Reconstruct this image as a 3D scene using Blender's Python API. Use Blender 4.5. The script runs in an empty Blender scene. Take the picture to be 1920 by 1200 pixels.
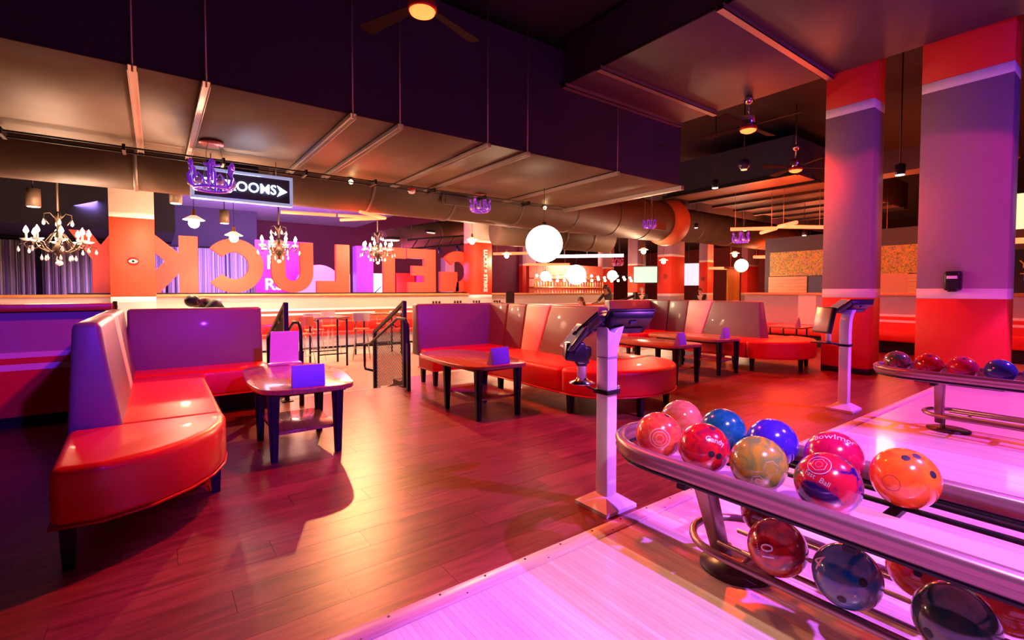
import bpy, bmesh, math, random
from mathutils import Vector, Matrix
random.seed(7)
S = bpy.context.scene
C = S.collection
R = math.radians
PI = math.pi

# ------------------------------------------------------------------ camera
cam_d = bpy.data.cameras.new('camera'); cam = bpy.data.objects.new('camera', cam_d); C.objects.link(cam)
cam.location = (0, 0, 1.3)
cam.rotation_euler = (R(90-1.9), 0, R(-36.5))
cam_d.sensor_width = 36; cam_d.lens = 903/1920*36; cam_d.shift_y = -25/1920
cam_d.clip_start = 0.05; cam_d.clip_end = 200
S.camera = cam
# ------------------------------------------------------------------ world, exposure
w = bpy.data.worlds.new('world'); S.world = w; w.use_nodes = True
w.node_tree.nodes['Background'].inputs[0].default_value = (0.30, 0.05, 0.22, 1)
w.node_tree.nodes['Background'].inputs[1].default_value = 0.012
vs = S.view_settings
vs.view_transform = 'Standard'; vs.look = 'None'; vs.gamma = 1; vs.use_curve_mapping = False
vs.exposure = 0.0
# ------------------------------------------------------------------ large lamps
def lamp(name, kind, loc, col, e, aim=None, size=60, blend=.3, r=.05, spec=1.0):
    d = bpy.data.lights.new(name, kind); o = bpy.data.objects.new(name, d); C.objects.link(o)
    o.location = loc; d.color = col; d.energy = e; d.shadow_soft_size = r; d.specular_factor = spec
    if kind == 'SPOT': d.spot_size = R(size); d.spot_blend = blend
    if kind == 'AREA': d.size = r
    if aim: o.rotation_euler = (Vector(aim)-Vector(loc)).to_track_quat('-Z', 'Y').to_euler()
    return o
WARM = (1, .55, .33)
# warm track spots under the far edge of the big duct: they throw the table shadows towards the lanes
TW = (1, .38, .14)
lamp('track_spot_light', 'SPOT', (3.07, 9.30, 3.30), TW, 1350, (1.6, 3.4, 0), 62, .3, .03, .2)
lamp('track_spot_light', 'SPOT', (7.97, 9.30, 3.30), TW, 1450, (5.0, 3.6, 0), 62, .3, .03, .2)
# red lamps of the ceiling fans
for l, e in (((2.2, 4.48, 3.98), 340), ((8.5, 4.45, 4.03), 320), ((12.0, 5.15, 3.98), 360)):
    lamp('fan_light', 'SPOT', l, (1, .030, .006), e*2.2, (l[0], l[1], 0), 140, .5, .09)
# violet and magenta stage lamps over the lanes
lamp('lane_light', 'SPOT', (4.4, -1.6, 4.6), (.46, .10, 1), 2900, (3.05, .12, 0), 60, .10, .05, .4)
lamp('lane_light', 'SPOT', (8.2, -1.6, 4.6), (.52, .08, 1), 2600, (7.1, -.25, 0), 60, .12, .05, .4)
lamp('lane_light', 'SPOT', (1.2, -2.6, 3.2), (.20, .02, 1), 1900, (.6, 6.2, .75), 30, .5, .08, .3)
lamp('lane_light', 'SPOT', (4.4, -2.6, 3.2), (.20, .02, 1), 1700, (3.5, 6.2, .75), 22, .5, .08, .3)
lamp('lane_light', 'SPOT', (6.5, -2.6, 3.2), (.20, .02, 1), 1100, (6.7, 4.4, .6), 18, .5, .08)
lamp('lane_light', 'SPOT', (6.0, -3.6, 4.2), (.16, .02, 1), 500, (8.8, 2.0, 3.2), 50, .5, .08)
lamp('lane_light', 'SPOT', (3.2, -1.2, 4.3), (1, .03, .30), 700, (8.7, 2.3, 1.3), 36, .12, .05, .5)
lamp('lane_light', 'SPOT', (1.0, -1.6, 4.5), (.50, .16, 1), 2000, (1.5, -.25, 0), 46, .25, .06, .5)
lamp('lane_light', 'SPOT', (.6, -1.4, 4.3), (1, .70, .46), 380, (2.0, .9, .5), 24, .4, .05, .6)

# ------------------------------------------------------------------ helpers
class MB:
    def __init__(s): s.v = []; s.f = []; s.sm = []
    def add(s, v, f, sm=False):
        o = len(s.v); s.v += [tuple(p) for p in v]; s.f += [tuple(i+o for i in q) for q in f]; s.sm += [sm]*len(f); return s
    def hexa(s, p): return s.add(p, [(3,2,1,0),(4,5,6,7),(0,1,5,4),(1,2,6,5),(2,3,7,6),(3,0,4,7)])
    def box(s, x0, x1, y0, y1, z0, z1):
        return s.hexa([(x0,y0,z0),(x1,y0,z0),(x1,y1,z0),(x0,y1,z0),(x0,y0,z1),(x1,y0,z1),(x1,y1,z1),(x0,y1,z1)])
    def prism(s, poly, z0, z1, fn=None):
        n = len(poly)
        v = [(x,y,z0) for x,y in poly]+[(x,y,z1) for x,y in poly]
        if fn: v = [fn(*p) for p in v]
        f = [tuple(range(n-1,-1,-1)), tuple(range(n,2*n))]+[(i,(i+1)%n,(i+1)%n+n,i+n) for i in range(n)]
        return s.add(v, f)
    def strip(s, outer, inner, z0, z1, fn=None, closed=False):
        # thick band between two polylines (letters with curves)
        n = len(outer)
        v = [(x,y,z) for z in (z0,z1) for pl in (outer,inner) for x,y in pl]
        if fn: v = [fn(*p) for p in v]
        f = []; m = n if closed else n-1
        for i in range(m):
            j = (i+1)%n
            f += [(i,j,n+j,n+i),(2*n+i,3*n+i,3*n+j,2*n+j),(i,2*n+i,2*n+j,j),(n+i,n+j,3*n+j,3*n+i)]
        if not closed: f += [(0,n,3*n,2*n),(n-1,3*n-1,4*n-1,2*n-1)]
        return s.add(v, f)
    def tube(s, pts, r, n=8, closed=False, caps=True):
        pts = [Vector(p) for p in pts]; m = len(pts); rr = r if isinstance(r,(list,tuple)) else [r]*m
        v = []; up = None
        for i, p in enumerate(pts):
            a = pts[i-1] if (i or closed) else p; b = pts[(i+1)%m] if (i < m-1 or closed) else p
            t = (b-a)
            if t.length < 1e-9: t = Vector((0,0,1))
            t.normalize()
            if up is None:
                up = Vector((0,0,1)) if abs(t.z) < .9 else Vector((1,0,0))
            sx = t.cross(up)
            if sx.length < 1e-6: sx = t.orthogonal()
            sx.normalize(); up = sx.cross(t).normalized()
            for k in range(n):
                q = 2*PI*k/n; v.append(p+(sx*math.cos(q)+up*math.sin(q))*rr[i])
        f = []
        for i in range(m if closed else m-1):
            j = (i+1)%m
            for k in range(n): f.append((i*n+k, i*n+(k+1)%n, j*n+(k+1)%n, j*n+k))
        s.add(v, f, True)
        if caps and not closed:
            o = len(s.v)-m*n
            s.f += [tuple(o+k for k in range(n-1,-1,-1)), tuple(o+(m-1)*n+k for k in range(n))]; s.sm += [False, False]
        return s
    def sweep(s, loop, prof, n2=None):
        # sweep a closed profile of (outward offset, z) along an open plan polyline, outward = right of travel
        P = [Vector((x,y)) for x,y in loop]; m = len(P); k = len(prof); v = []
        for i, p in enumerate(P):
            t = (P[min(i+1,m-1)]-P[max(i-1,0)]).normalized(); nn = Vector((-t.y, t.x))
            for o, z in prof: q = p+nn*o; v.append((q.x, q.y, z))
        f = [(i*k+j, i*k+(j+1)%k, (i+1)*k+(j+1)%k, (i+1)*k+j) for i in range(m-1) for j in range(k)]
        f += [tuple(range(k-1,-1,-1)), tuple(range((m-1)*k, m*k))]
        return s.add(v, f, True)
    def cyl(s, p0, p1, r0, r1=None, n=16): return s.tube([p0,p1], [r0, r0 if r1 is None else r1], n)
    def lathe(s, prof, c=(0,0,0), n=20, sm=True):
        v = []; f = []
        for r, z in prof:
            for k in range(n):
                q = 2*PI*k/n; v.append((c[0]+max(r,1e-4)*math.cos(q), c[1]+max(r,1e-4)*math.sin(q), c[2]+z))
        for i in range(len(prof)-1):
            for k in range(n): f.append((i*n+k, i*n+(k+1)%n, (i+1)*n+(k+1)%n, (i+1)*n+k))
        f += [tuple(range(n-1,-1,-1)), tuple(range((len(prof)-1)*n, len(prof)*n))]
        return s.add(v, f, sm)
    def ball(s, c, r, n=24, m=14, sc=(1,1,1)):
        v = [(c[0], c[1], c[2]-r*sc[2])]; f = []
        for i in range(1, m):
            a = -PI/2+PI*i/m
            for k in range(n):
                q = 2*PI*k/n; v.append((c[0]+r*sc[0]*math.cos(a)*math.cos(q), c[1]+r*sc[1]*math.cos(a)*math.sin(q), c[2]+r*sc[2]*math.sin(a)))
        v.append((c[0], c[1], c[2]+r*sc[2])); top = len(v)-1
        for k in range(n): f.append((0, 1+(k+1)%n, 1+k))
        for i in range(m-2):
            for k in range(n): f.append((1+i*n+k, 1+i*n+(k+1)%n, 1+(i+1)*n+(k+1)%n, 1+(i+1)*n+k))
        for k in range(n): f.append((top, 1+(m-2)*n+k, 1+(m-2)*n+(k+1)%n))
        return s.add(v, f, True)
    def mesh(s, name, mat, sharp=35):
        me = bpy.data.meshes.new(name); me.from_pydata(s.v, [], s.f); me.polygons.foreach_set('use_smooth', s.sm)
        bm = bmesh.new(); bm.from_mesh(me); bmesh.ops.recalc_face_normals(bm, faces=bm.faces); bm.to_mesh(me); bm.free()
        me.materials.append(mat); me.update(); return me
    def build(s, name, mat, parent=None, world=True, bevel=0, seg=2, smooth=False, kind=None):
        if parent is not None and world:
            l = parent.location; s.v = [(x-l.x, y-l.y, z-l.z) for x,y,z in s.v]
        me = s.mesh(name, mat)
        o = bpy.data.objects.new(name, me); C.objects.link(o)
        if parent is not None: o.parent = parent
        if bevel:
            b = o.modifiers.new('bevel', 'BEVEL'); b.width = bevel; b.segments = seg; b.limit_method = 'ANGLE'; b.angle_limit = R(25)
            b.harden_normals = False
            me.polygons.foreach_set('use_smooth', [True]*len(me.polygons))
        if smooth: me.polygons.foreach_set('use_smooth', [True]*len(me.polygons))
        if bevel or smooth: me.set_sharp_from_angle(angle=R(180 if bevel else 40))
        if kind: o['kind'] = kind
        return o
def tag(o, label, cat, group=None):
    o['label'] = label; o['category'] = cat
    if group: o['group'] = group
    return o
def thing(name, label, cat, loc=(0,0,0), group=None, rz=0):
    o = bpy.data.objects.new(name, None); C.objects.link(o); o.location = loc; o.rotation_euler.z = rz
    o.empty_display_size = .1
    return tag(o, label, cat, group)
def struct(o): o['kind'] = 'structure'; return o
def dup(root, loc, rz=None, label=None, group=None, scale=None):
    r = root.copy(); C.objects.link(r); r.location = loc
    if rz is not None: r.rotation_euler.z = rz
    if scale: r.scale = (scale,)*3
    if label: r['label'] = label
    if group: r['group'] = group
    for ch in list(root.children):
        c = ch.copy(); C.objects.link(c); c.parent = r
        for g in list(ch.children):
            d = g.copy(); C.objects.link(d); d.parent = c
    return r
def text_mesh(txt, size, depth=0.0, align='CENTER', res=3, fat=0):
    cu = bpy.data.curves.new('txt', 'FONT'); cu.body = txt; cu.size = size; cu.extrude = depth; cu.align_x = align; cu.align_y = 'CENTER'; cu.resolution_u = res; cu.offset = fat
    o = bpy.data.objects.new('txt', cu); C.objects.link(o)
    dg = bpy.context.evaluated_depsgraph_get(); me = bpy.data.meshes.new_from_object(o.evaluated_get(dg))
    v = [tuple(p.co) for p in me.vertices]; f = [tuple(p.vertices) for p in me.polygons]
    bpy.data.objects.remove(o); bpy.data.curves.remove(cu); bpy.data.meshes.remove(me)
    return v, f
def text(txt, size, fn, depth=0.004, fat=0):
    v, f = text_mesh(txt, size, depth, fat=fat); m = MB(); m.add([fn(*p) for p in v], f); return m

def fine_text(txt, size, fn, step=.005):
    # flat lettering cut into small facets so that it can follow a curved surface
    v, f = text_mesh(txt, size, 0); bm = bmesh.new(); vs_ = [bm.verts.new(p) for p in v]
    for q in f:
        try: bm.faces.new([vs_[i] for i in q])
        except ValueError: pass
    bmesh.ops.triangulate(bm, faces=bm.faces[:])
    for _ in range(6):
        e = [x for x in bm.edges if x.calc_length() > step]
        if not e: break
        bmesh.ops.subdivide_edges(bm, edges=e, cuts=1); bmesh.ops.triangulate(bm, faces=[x for x in bm.faces if len(x.verts) > 3])
    bm.verts.index_update(); m = MB(); m.add([fn(*x.co) for x in bm.verts], [tuple(y.index for y in x.verts) for x in bm.faces]); bm.free(); return m
# ------------------------------------------------------------------ materials
MATS = {}
def mat(name, col, rough=.5, metal=0, emit=0, ecol=None, n=None, bump=None, coat=0, rand=0, trans=0, spec=.5):
    """n=(scale, colour2, stretch xyz, contrast lo, hi): procedural grain between two colours"""
    if name in MATS: return MATS[name]
    seed = sum(ord(c)*(i+1) for i, c in enumerate(name)) % 97
    m = bpy.data.materials.new(name); m.use_nodes = True; nt = m.node_tree; b = nt.nodes['Principled BSDF']; L = nt.links
    b.inputs['Base Color'].default_value = (*col, 1); b.inputs['Roughness'].default_value = rough; b.inputs['Metallic'].default_value = metal
    b.inputs['Specular IOR Level'].default_value = spec
    if coat: b.inputs['Coat Weight'].default_value = coat; b.inputs['Coat Roughness'].default_value = .06
    if trans: b.inputs['Transmission Weight'].default_value = trans
    if emit: b.inputs['Emission Color'].default_value = (*(ecol or col), 1); b.inputs['Emission Strength'].default_value = emit
    src = None
    tc = nt.nodes.new('ShaderNodeTexCoord'); mp = nt.nodes.new('ShaderNodeMapping'); L.new(tc.outputs['Object'], mp.inputs[0])
    if name.startswith('ball_') and n: mp.inputs[1].default_value = (seed*.37, seed*.73, seed*.19)
    if rand:
        oi = nt.nodes.new('ShaderNodeObjectInfo')
        cb = nt.nodes.new('ShaderNodeCombineXYZ'); mul = nt.nodes.new('ShaderNodeMath'); mul.operation = 'MULTIPLY'; mul.inputs[1].default_value = 37.
        L.new(oi.outputs['Random'], mul.inputs[0]); L.new(mul.outputs[0], cb.inputs[0]); L.new(mul.outputs[0], cb.inputs[2]); L.new(cb.outputs[0], mp.inputs[1])
    nz = nt.nodes.new('ShaderNodeTexNoise'); L.new(mp.outputs[0], nz.inputs['Vector'])
    if n:
        mp.inputs[3].default_value = n[2] if len(n) > 2 else (1,1,1)
        nz.inputs['Scale'].default_value = n[0]; nz.inputs['Detail'].default_value = 5; nz.inputs['Distortion'].default_value = n[5] if len(n) > 5 else .6
        rp = nt.nodes.new('ShaderNodeValToRGB'); rp.color_ramp.elements[0].color = (*col, 1); rp.color_ramp.elements[1].color = (*n[1], 1)
        rp.color_ramp.elements[0].position = n[3] if len(n) > 3 else .35; rp.color_ramp.elements[1].position = n[4] if len(n) > 4 else .65
        L.new(nz.outputs['Fac'], rp.inputs[0]); src = rp.outputs[0]
    else:
        # every surface gets a slight procedural unevenness
        nz.inputs['Scale'].default_value = 9; nz.inputs['Detail'].default_value = 4
        rp = nt.nodes.new('ShaderNodeValToRGB'); k = .9
        rp.color_ramp.elements[0].color = (*[c*k for c in col], 1); rp.color_ramp.elements[1].color = (*[min(1, c*1.06) for c in col], 1)
        L.new(nz.outputs['Fac'], rp.inputs[0]); src = rp.outputs[0]
    if rand:
        hs = nt.nodes.new('ShaderNodeHueSaturation'); mr = nt.nodes.new('ShaderNodeMapRange')
        mr.inputs[3].default_value = 1-rand; mr.inputs[4].default_value = 1+rand
        L.new(oi.outputs['Random'], mr.inputs[0]); L.new(mr.outputs[0], hs.inputs['Value']); L.new(src, hs.inputs['Color']); src = hs.outputs[0]
    L.new(src, b.inputs['Base Color'])
    if bump:
        bz = nt.nodes.new('ShaderNodeTexNoise'); bz.inputs['Scale'].default_value = bump[0]; bz.inputs['Detail'].default_value = 3
        L.new(mp.outputs[0], bz.inputs['Vector']); bn = nt.nodes.new('ShaderNodeBump'); bn.inputs['Strength'].default_value = bump[1]; bn.inputs['Distance'].default_value = .01
        L.new(bz.outputs['Fac'], bn.inputs['Height']); L.new(bn.outputs[0], b.inputs['Normal'])
    MATS[name] = m; return m
plank_m = mat('floor_plank_wood', (.245,.055,.032), .34, n=(3.0, (.12,.025,.016), (1.2,9,9), .3, .7), bump=(60,.06), rand=.22, spec=.4)
slab_m = mat('floor_slab', (.07,.03,.02), .5)
maple_m = mat('approach_maple', (.78,.66,.56), .22, n=(4, (.70,.56,.46), (14,.8,1), .3, .7), rand=.10, coat=.3)
trimw_m = mat('trim_maple', (.74,.60,.46), .35, n=(4, (.62,.46,.32), (1,14,1)))
oak_m = mat('table_wood', (.52,.22,.09), .22, n=(3, (.34,.12,.045), (14,1,6), .3, .7), coat=.5)
cap_m = mat('wood_cap', (.62,.33,.12), .35, n=(4, (.48,.22,.07), (1,12,8)))
red_m = mat('red_vinyl', (.78,.018,.012), .38, bump=(220,.10), coat=.15)
grey_m = mat('grey_vinyl', (.20,.165,.165), .40, bump=(220,.10), coat=.12)
cream_m = mat('cream_vinyl', (.80,.70,.62), .42, bump=(220,.08))
pipe_m = mat('red_piping', (.62,.01,.008), .35)
black_m = mat('black_metal', (.010,.009,.012), .45, spec=.3)
dark_m = mat('dark_plastic', (.018,.016,.022), .3)
wred_m = mat('red_paint', (.72,.022,.014), .55, bump=(90,.05))
worange_m = mat('orange_red_paint', (.90,.075,.035), .55, bump=(90,.05))
wgrey_m = mat('grey_paint', (.42,.36,.38), .6, bump=(90,.05))
wbeige_m = mat('beige_paint', (.50,.43,.38), .6, bump=(90,.05))
wwhite_m = mat('white_paint', (.86,.82,.82), .5)
duct_m = mat('duct_sheet_metal', (.125,.09,.06), .55, metal=.1, spec=.25, n=(1.2, (.095,.068,.045), (1,1,1), .35, .65), bump=(2.2,.25))
ductd_m = mat('duct_dark_paint', (.034,.030,.060), .55, bump=(2,.15))
ceil_m = mat('ceiling_black', (.018,.016,.022), .8)
steel_m = mat('galvanised_steel', (.40,.36,.34), .4, metal=.7)
chrome_m = mat('chrome', (.78,.76,.76), .14, metal=1)
rackm = mat('rack_metal', (.34,.19,.18), .34, metal=.6)
white_m = mat('white_enamel', (.86,.84,.86), .32, metal=.0, coat=.3)
paper_m = mat('white_card', (.88,.86,.90), .5)
tentm = mat('violet_card', (.35,.26,.85), .4)
bulb_m = mat('warm_bulb', (1,.8,.5), .5, emit=25, ecol=(1,.66,.30))
globe_m = mat('globe_glass', (1,.9,.75), .5, emit=4.5, ecol=(1,.84,.62))
neon_m = mat('neon_orange', (1,.3,.1), .5, emit=5.5, ecol=(1,.075,.028))
whiteneon_m = mat('sign_white_glow', (1,1,1), .5, emit=5, ecol=(.62,.76,1))
redlamp_m = mat('fan_red_lamp', (1,.2,.05), .5, emit=6, ecol=(1,.09,.018))
# ------------------------------------------------------------------ floor
m = MB(); m.box(-6,1.12,1.82,6.5,-.34,-.012); m.box(1.12,2.80,1.82,6.2,-.34,-.012); m.box(2.80,14,1.82,6.75,-.34,-.012)
m.box(1.12,2.80,6.2,6.5,-.34,-.17); m.box(-6,30,-10,1.82,-.34,-.014)
floor = struct(m.build('floor', slab_m))
pw, pl = .1825, 1.22
pm = MB().box(.0008,pl-.0008,.0008,pw-.0008,-.012,0).mesh('plank', plank_m)
rest = MB()
for r_ in range(24):
    off = [0,.41,.82,.2,.61,1.0][r_ % 6]
    for c_ in range(13):
        x = -2.6+c_*pl-off*0.999; y = 1.822+r_*pw
        if x > 10.4: continue
        o = bpy.data.objects.new('plank', pm); C.objects.link(o); o.location = (x, y, 0); o.parent = floor
rest.box(10.3,13.9,1.822,6.59,-.012,-.0005); rest.box(-6,-3.4,1.822,6.49,-.012,-.0005); rest.box(2.8,10.4,6.2,6.74,-.012,-.0005); rest.box(-3.4,1.12,6.2,6.49,-.012,-.0005)
rest.build('plank_field', plank_m, floor, kind='stuff')
m = MB(); m.box(1.12,2.80,6.17,6.2,-.03,.003); m.build('stair_nosing', mat('nosing', (.25,.22,.2), .4, metal=.6), floor)
# approach boards beyond the strip
ap = MB().box(-2,30,-9,1.72,-.3,-.0125); approach = struct(ap.build('floor_approach', slab_m))
bw = .0272
bmsh = MB().box(.0004,bw-.0004,-4.0,1.718,-.012,0).mesh('board', maple_m)
for k in range(296):
    o = bpy.data.objects.new('board', bmsh); C.objects.link(o); o.location = (.15+k*bw, 0, 0); o.parent = approach
far = MB(); x = .15+296*bw
while x < 16: far.box(x+.0004, x+bw-.0004, -4.0, 1.718, -.012, 0); x += bw
far.box(-2,.149,-4.0,1.718,-.012,0)
far.build('board_field', maple_m, approach, kind='stuff')
trim = MB().box(-2,16,1.722,1.819,-.012,.004).build('trim_1', trimw_m, bevel=.002, seg=1); struct(trim)
sc = MB()
for k in range(60):
    x = -.2+k*.23; sc.cyl((x,1.80,.003),(x,1.80,.0052),.006,n=8)
    if k % 2: sc.cyl((x+.1,1.742,.003),(x+.1,1.742,.005),.004,n=8)
sc.build('screws', black_m, trim, kind='stuff')
# lower floor
def planks_mat():
    m_ = mat('lower_floor_tile', (.62,.54,.42), .28, n=(2.2, (.50,.42,.31), (.8,8,1), .3,.7), coat=.2)
    nt = m_.node_tree; b = nt.nodes['Principled BSDF']; br = nt.nodes.new('ShaderNodeTexBrick'); tc = nt.nodes.new('ShaderNodeTexCoord')
    br.inputs['Scale'].default_value = 1; br.inputs['Brick Width'].default_value = 1.2; br.inputs['Row Height'].default_value = .2; br.inputs['Mortar Size'].default_value = .006
    src = b.inputs['Base Color'].links[0].from_socket
    mx = nt.nodes.new('ShaderNodeMixRGB'); mx.inputs[2].default_value = (.34,.28,.2,1)
    nt.links.new(tc.outputs['Object'], br.inputs['Vector']); nt.links.new(br.outputs['Fac'], mx.inputs[0]); nt.links.new(src, mx.inputs[1]); nt.links.new(mx.outputs[0], b.inputs['Base Color'])
    return m_
struct(MB().box(-8,45,6.5,40,-.5,-.34).build('floor_lower', planks_mat()))
# ------------------------------------------------------------------ walls
def band_wall(name, x0, x1, y0, y1, bands, parts=()):
    """a half wall with its painted bands as parts"""
    root = struct(MB().box(x0,x1,y0,y1,bands[0][0],bands[-1][1]).build(name, wgrey_m))
    return root
def bands_y(root, x0, x1, yf, bands, t=.006):
    for nm, z0, z1, mt in bands: MB().box(x0,x1,yf-t,yf+.01,z0,z1).build(nm, mt, root)
wl = struct(MB().box(-6,-.42,6.46,6.62,-.012,1.10).build('wall_left', wgrey_m))
bands_y(wl, -6, -.42, 6.46, [('red_band',.10,.54,wred_m),('stripe',.54,.60,wwhite_m),('red_band',.60,.66,wred_m),('stripe',.66,.71,wwhite_m),('base_band',-.01,.10,black_m)])
MB().box(-6,-.36,6.40,6.68,1.10,1.17).build('wood_cap', mat('red_wood_cap', (.42,.10,.04), .35, n=(4,(.30,.06,.025),(1,12,8))), wl, bevel=.008)
MB().tube([(-.34,6.52,-.01),(-.34,6.52,1.19)],.022,12).build('end_post', chrome_m, wl)
# back half wall with the ledge that carries the letters
wb = struct(MB().box(-8,16.0,14.62,15.2,-.34,1.15).build('wall_back', wbeige_m))
bands_y(wb, -8, 16.0, 14.62, [('red_band',.30,.60,worange_m),('stripe',.60,.66,wwhite_m),('red_band',.66,.73,worange_m),('stripe',.73,.79,wwhite_m)])
MB().box(-8,16.05,14.55,15.26,1.15,1.21).build('wood_cap', cap_m, wb, bevel=.008)
MB().box(.02,8.88,14.70,15.22,1.21,1.245).build('dark_rail', black_m, wb)
MB().box(-1.6,-.84,14.70,15.22,1.21,1.245).build('dark_rail', black_m, wb)
# long bench against that wall
bn = thing('wall_bench', 'long orange-red wall bench with grey panel front below the orange letters', 'bench', (4,14.2,-.34))
MB().box(-7,15.8,13.98,14.60,.03,.14).build('seat', red_m, bn, bevel=.03)
MB().box(-7,15.8,14.45,14.61,.14,.42).build('backrest', red_m, bn, bevel=.03)
for k in range(14):
    x = -7+k*1.6; MB().box(x+.005,x+1.595,14.05,14.10,-.28,.03).build('front_panel', wgrey_m, bn)
MB().box(-7,15.8,14.12,14.4,-.34,-.28).build('plinth', black_m, bn)
# right half wall with bench (beyond the pillars)
wr = struct(MB().box(12.75,12.9,-4,6.7,-.01,1.19).build('wall_right', wgrey_m))
for z0,z1,mt,nm in ((.0,.62,wred_m,'red_band'),(.62,.67,wwhite_m,'stripe'),(.67,.745,wred_m,'red_band'),(.745,.795,wwhite_m,'stripe')):
    MB().box(12.744,12.76,-4,4.6,z0,z1).build(nm, mt, wr)
MB().box(12.744,12.76,4.95,5.35,.45,1.19).build('cream_panel', cream_m, wr)
MB().box(12.68,12.98,-4,6.7,1.19,1.25).build('wood_cap', cap_m, wr, bevel=.008)
wbn = thing('wall_bench', 'dark red wall bench seen between the two big pillars', 'bench', (12.4,3,0))
MB().box(12.15,12.74,-3.5,6.6,.25,.48).build('seat', red_m, wbn, bevel=.04)
MB().box(12.3,12.7,-3.5,6.6,0,.24).build('plinth', black_m, wbn)
# ------------------------------------------------------------------ ceiling
struct(MB().box(-10,46,-8,42,5.6,5.7).build('ceiling', ceil_m))
struct(MB().box(-10,46,41.8,42,-.34,5.6).build('wall_far', mat('far_wall', (.10,.03,.05), .7)))
struct(MB().box(45.8,46,-8,42,-.34,5.6).build('wall_far_right', mat('far_wall2', (.14,.03,.03), .7)))
struct(MB().box(-10,-9.8,-8,42,-.34,5.6).build('wall_far_left', mat('far_wall3', (.06,.04,.09), .7)))
struct(MB().box(-10,46,-8.2,-8,-.34,5.6).build('wall_lanes', mat('far_wall4', (.05,.02,.07), .7)))
# big rectangular duct across the room
d1 = thing('rectangular_duct', 'huge rectangular duct running across the room above the sofas', 'duct', (4,7.8,3.5))
MB().box(-8,8.85,6.06,6.08,3.5,5.3).build('front_side', ductd_m, d1)
MB().box(8.83,8.85,6.08,9.5,3.5,5.3).build('end_side', ductd_m, d1)
MB().box(-8,8.85,9.48,9.5,3.5,5.3).build('back_side', ductd_m, d1)
xs = [-8,-5,-2.6,.46,2.6,4.72,6.85,8.85]
for a, b in zip(xs, xs[1:]): MB().box(a+.006,b-.006,6.06,9.5,3.485+.012*random.random(),3.51).build('bottom_panel', duct_m, d1, bevel=.004, seg=1)
def hanger(x, y0, y1, z, parent):
    h = MB(); h.box(x-.04,x-.034,y0,y1,z-.06,z); h.box(x-.04,x+.04,y0,y1,z-.008,z); h.box(x+.034,x+.04,y0,y1,z-.06,z)
    o = h.build('support_bar', steel_m, parent)
    sl = MB(); k = y0+.05
    while k < y1-.06: sl.box(x-.043,x-.0395,k,k+.05,z-.042,z-.02); k += .1
    sl.build('slots', black_m, o, kind='stuff')
    if z < 4: MB().tube([(x,y0+.03,z-.06),(x,y0+.03,5.55)],.01,6).build('threaded_rod', steel_m, parent)
for x in (-.14,.47,2.0,2.62,4.0,4.75,6.85): hanger(x, 5.98, 9.62, 3.482, d1)
MB().box(8.80,8.90,6.0,9.6,3.40,3.48).build('support_bar', steel_m, d1)
for y,z in ((9.25,3.36),(9.05,3.39)): MB().tube([(-8,y,z),(8.4,y,z)],.014,6).build('conduit', black_m, d1)
for k in range(8): MB().box(-1.6+k*1.25,-1.56+k*1.25,8.98,9.3,3.33,3.42).build('conduit_clip', black_m, d1)
# second duct towards the lanes
d2 = thing('rectangular_duct', 'wide rectangular duct running towards the lanes above the pillars', 'duct', (7.2,2,4.73))
MB().box(5.6,8.72,-7,6.05,4.75,5.5).build('body', ductd_m, d2)
for a, b in ((-7,-1.2),(-1.2,.8),(.8,3.25),(3.25,5.22),(5.22,6.05)): MB().box(5.58,8.72,a+.006,b-.006,4.73,4.752).build('bottom_panel', mat('duct_plum', (.09,.07,.075), .6, n=(1.2,(.075,.055,.06))), d2, bevel=.004, seg=1)
for y in (-1.2,.8,3.25,5.22,6.0):
    h = MB(); h.box(5.5,8.73,y-.05,y+.05,4.66,4.672); h.box(5.5,8.73,y-.05,y-.044,4.66,4.73); h.box(5.5,8.73,y+.044,y+.05,4.66,4.73); h.build('support_bar', steel_m, d2)
# round ducts
def round_duct(label, a, b, r, rings, endcap=False, loc=None):
    t = thing('round_duct', label, 'duct', a)
    MB().tube([a, b], r, 40).build('pipe', mat('round_duct_metal', (.10,.065,.045), .6, spec=.2, n=(1.5,(.08,.05,.035))), t)
    A, B = Vector(a), Vector(b); d = (B-A)
    for q in rings:
        p = A+d*q; u = d.normalized()*.03
        MB().tube([p-u,p+u], r+.02, 40).build('seam_ring', mat('duct_ring', (.13,.10,.09), .5, metal=.4), t)
    for q in rings[1::2]:
        p = A+d*q; MB().tube([(p.x,p.y,p.z+r),(p.x,p.y,5.6 if p.y < 15 else 4.45)],.012,6).build('hanger_rod', steel_m, t)
    return t
rd = round_duct('long round duct with dark seam rings behind the big rectangular duct', (-8,10.6,3.72), (14.2,10.6,3.72), .68, [.15,.26,.35,.44,.53,.62,.71,.80,.88,.95])
MB().tube([(14.2,10.6,3.72),(14.7,10.62,3.74),(15.0,10.9,3.8)],[.70,.84,.80],40).build('flared_end', mat('duct_rim', (.40,.13,.06), .5), rd)
vent = MB(); vent.box(.75,1.55,9.86,9.9,3.30,3.62)
for k in range(6): vent.box(.8,1.5,9.84,9.87,3.33+k*.045,3.345+k*.045)
tag(vent.build('air_grille', black_m), 'black slotted air grille on round duct behind the restroom sign', 'vent')
for x in (5.35, 13.0):
    v = MB(); v.box(x,x+.7,9.89,9.93,3.3,3.55); v.box(x+.06,x+.64,9.87,9.9,3.34,3.51)
    tag(v.build('air_grille', mat('brown_grille', (.12,.08,.06), .5)), 'brown air grille on round duct near the %s crown' % ('second' if x < 10 else 'third'), 'vent')
round_duct('smaller round duct far off behind the neon arrows', (15.5,13.4,4.35), (40,13.4,4.35), .75, [.1,.2,.32,.45,.6])
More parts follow.
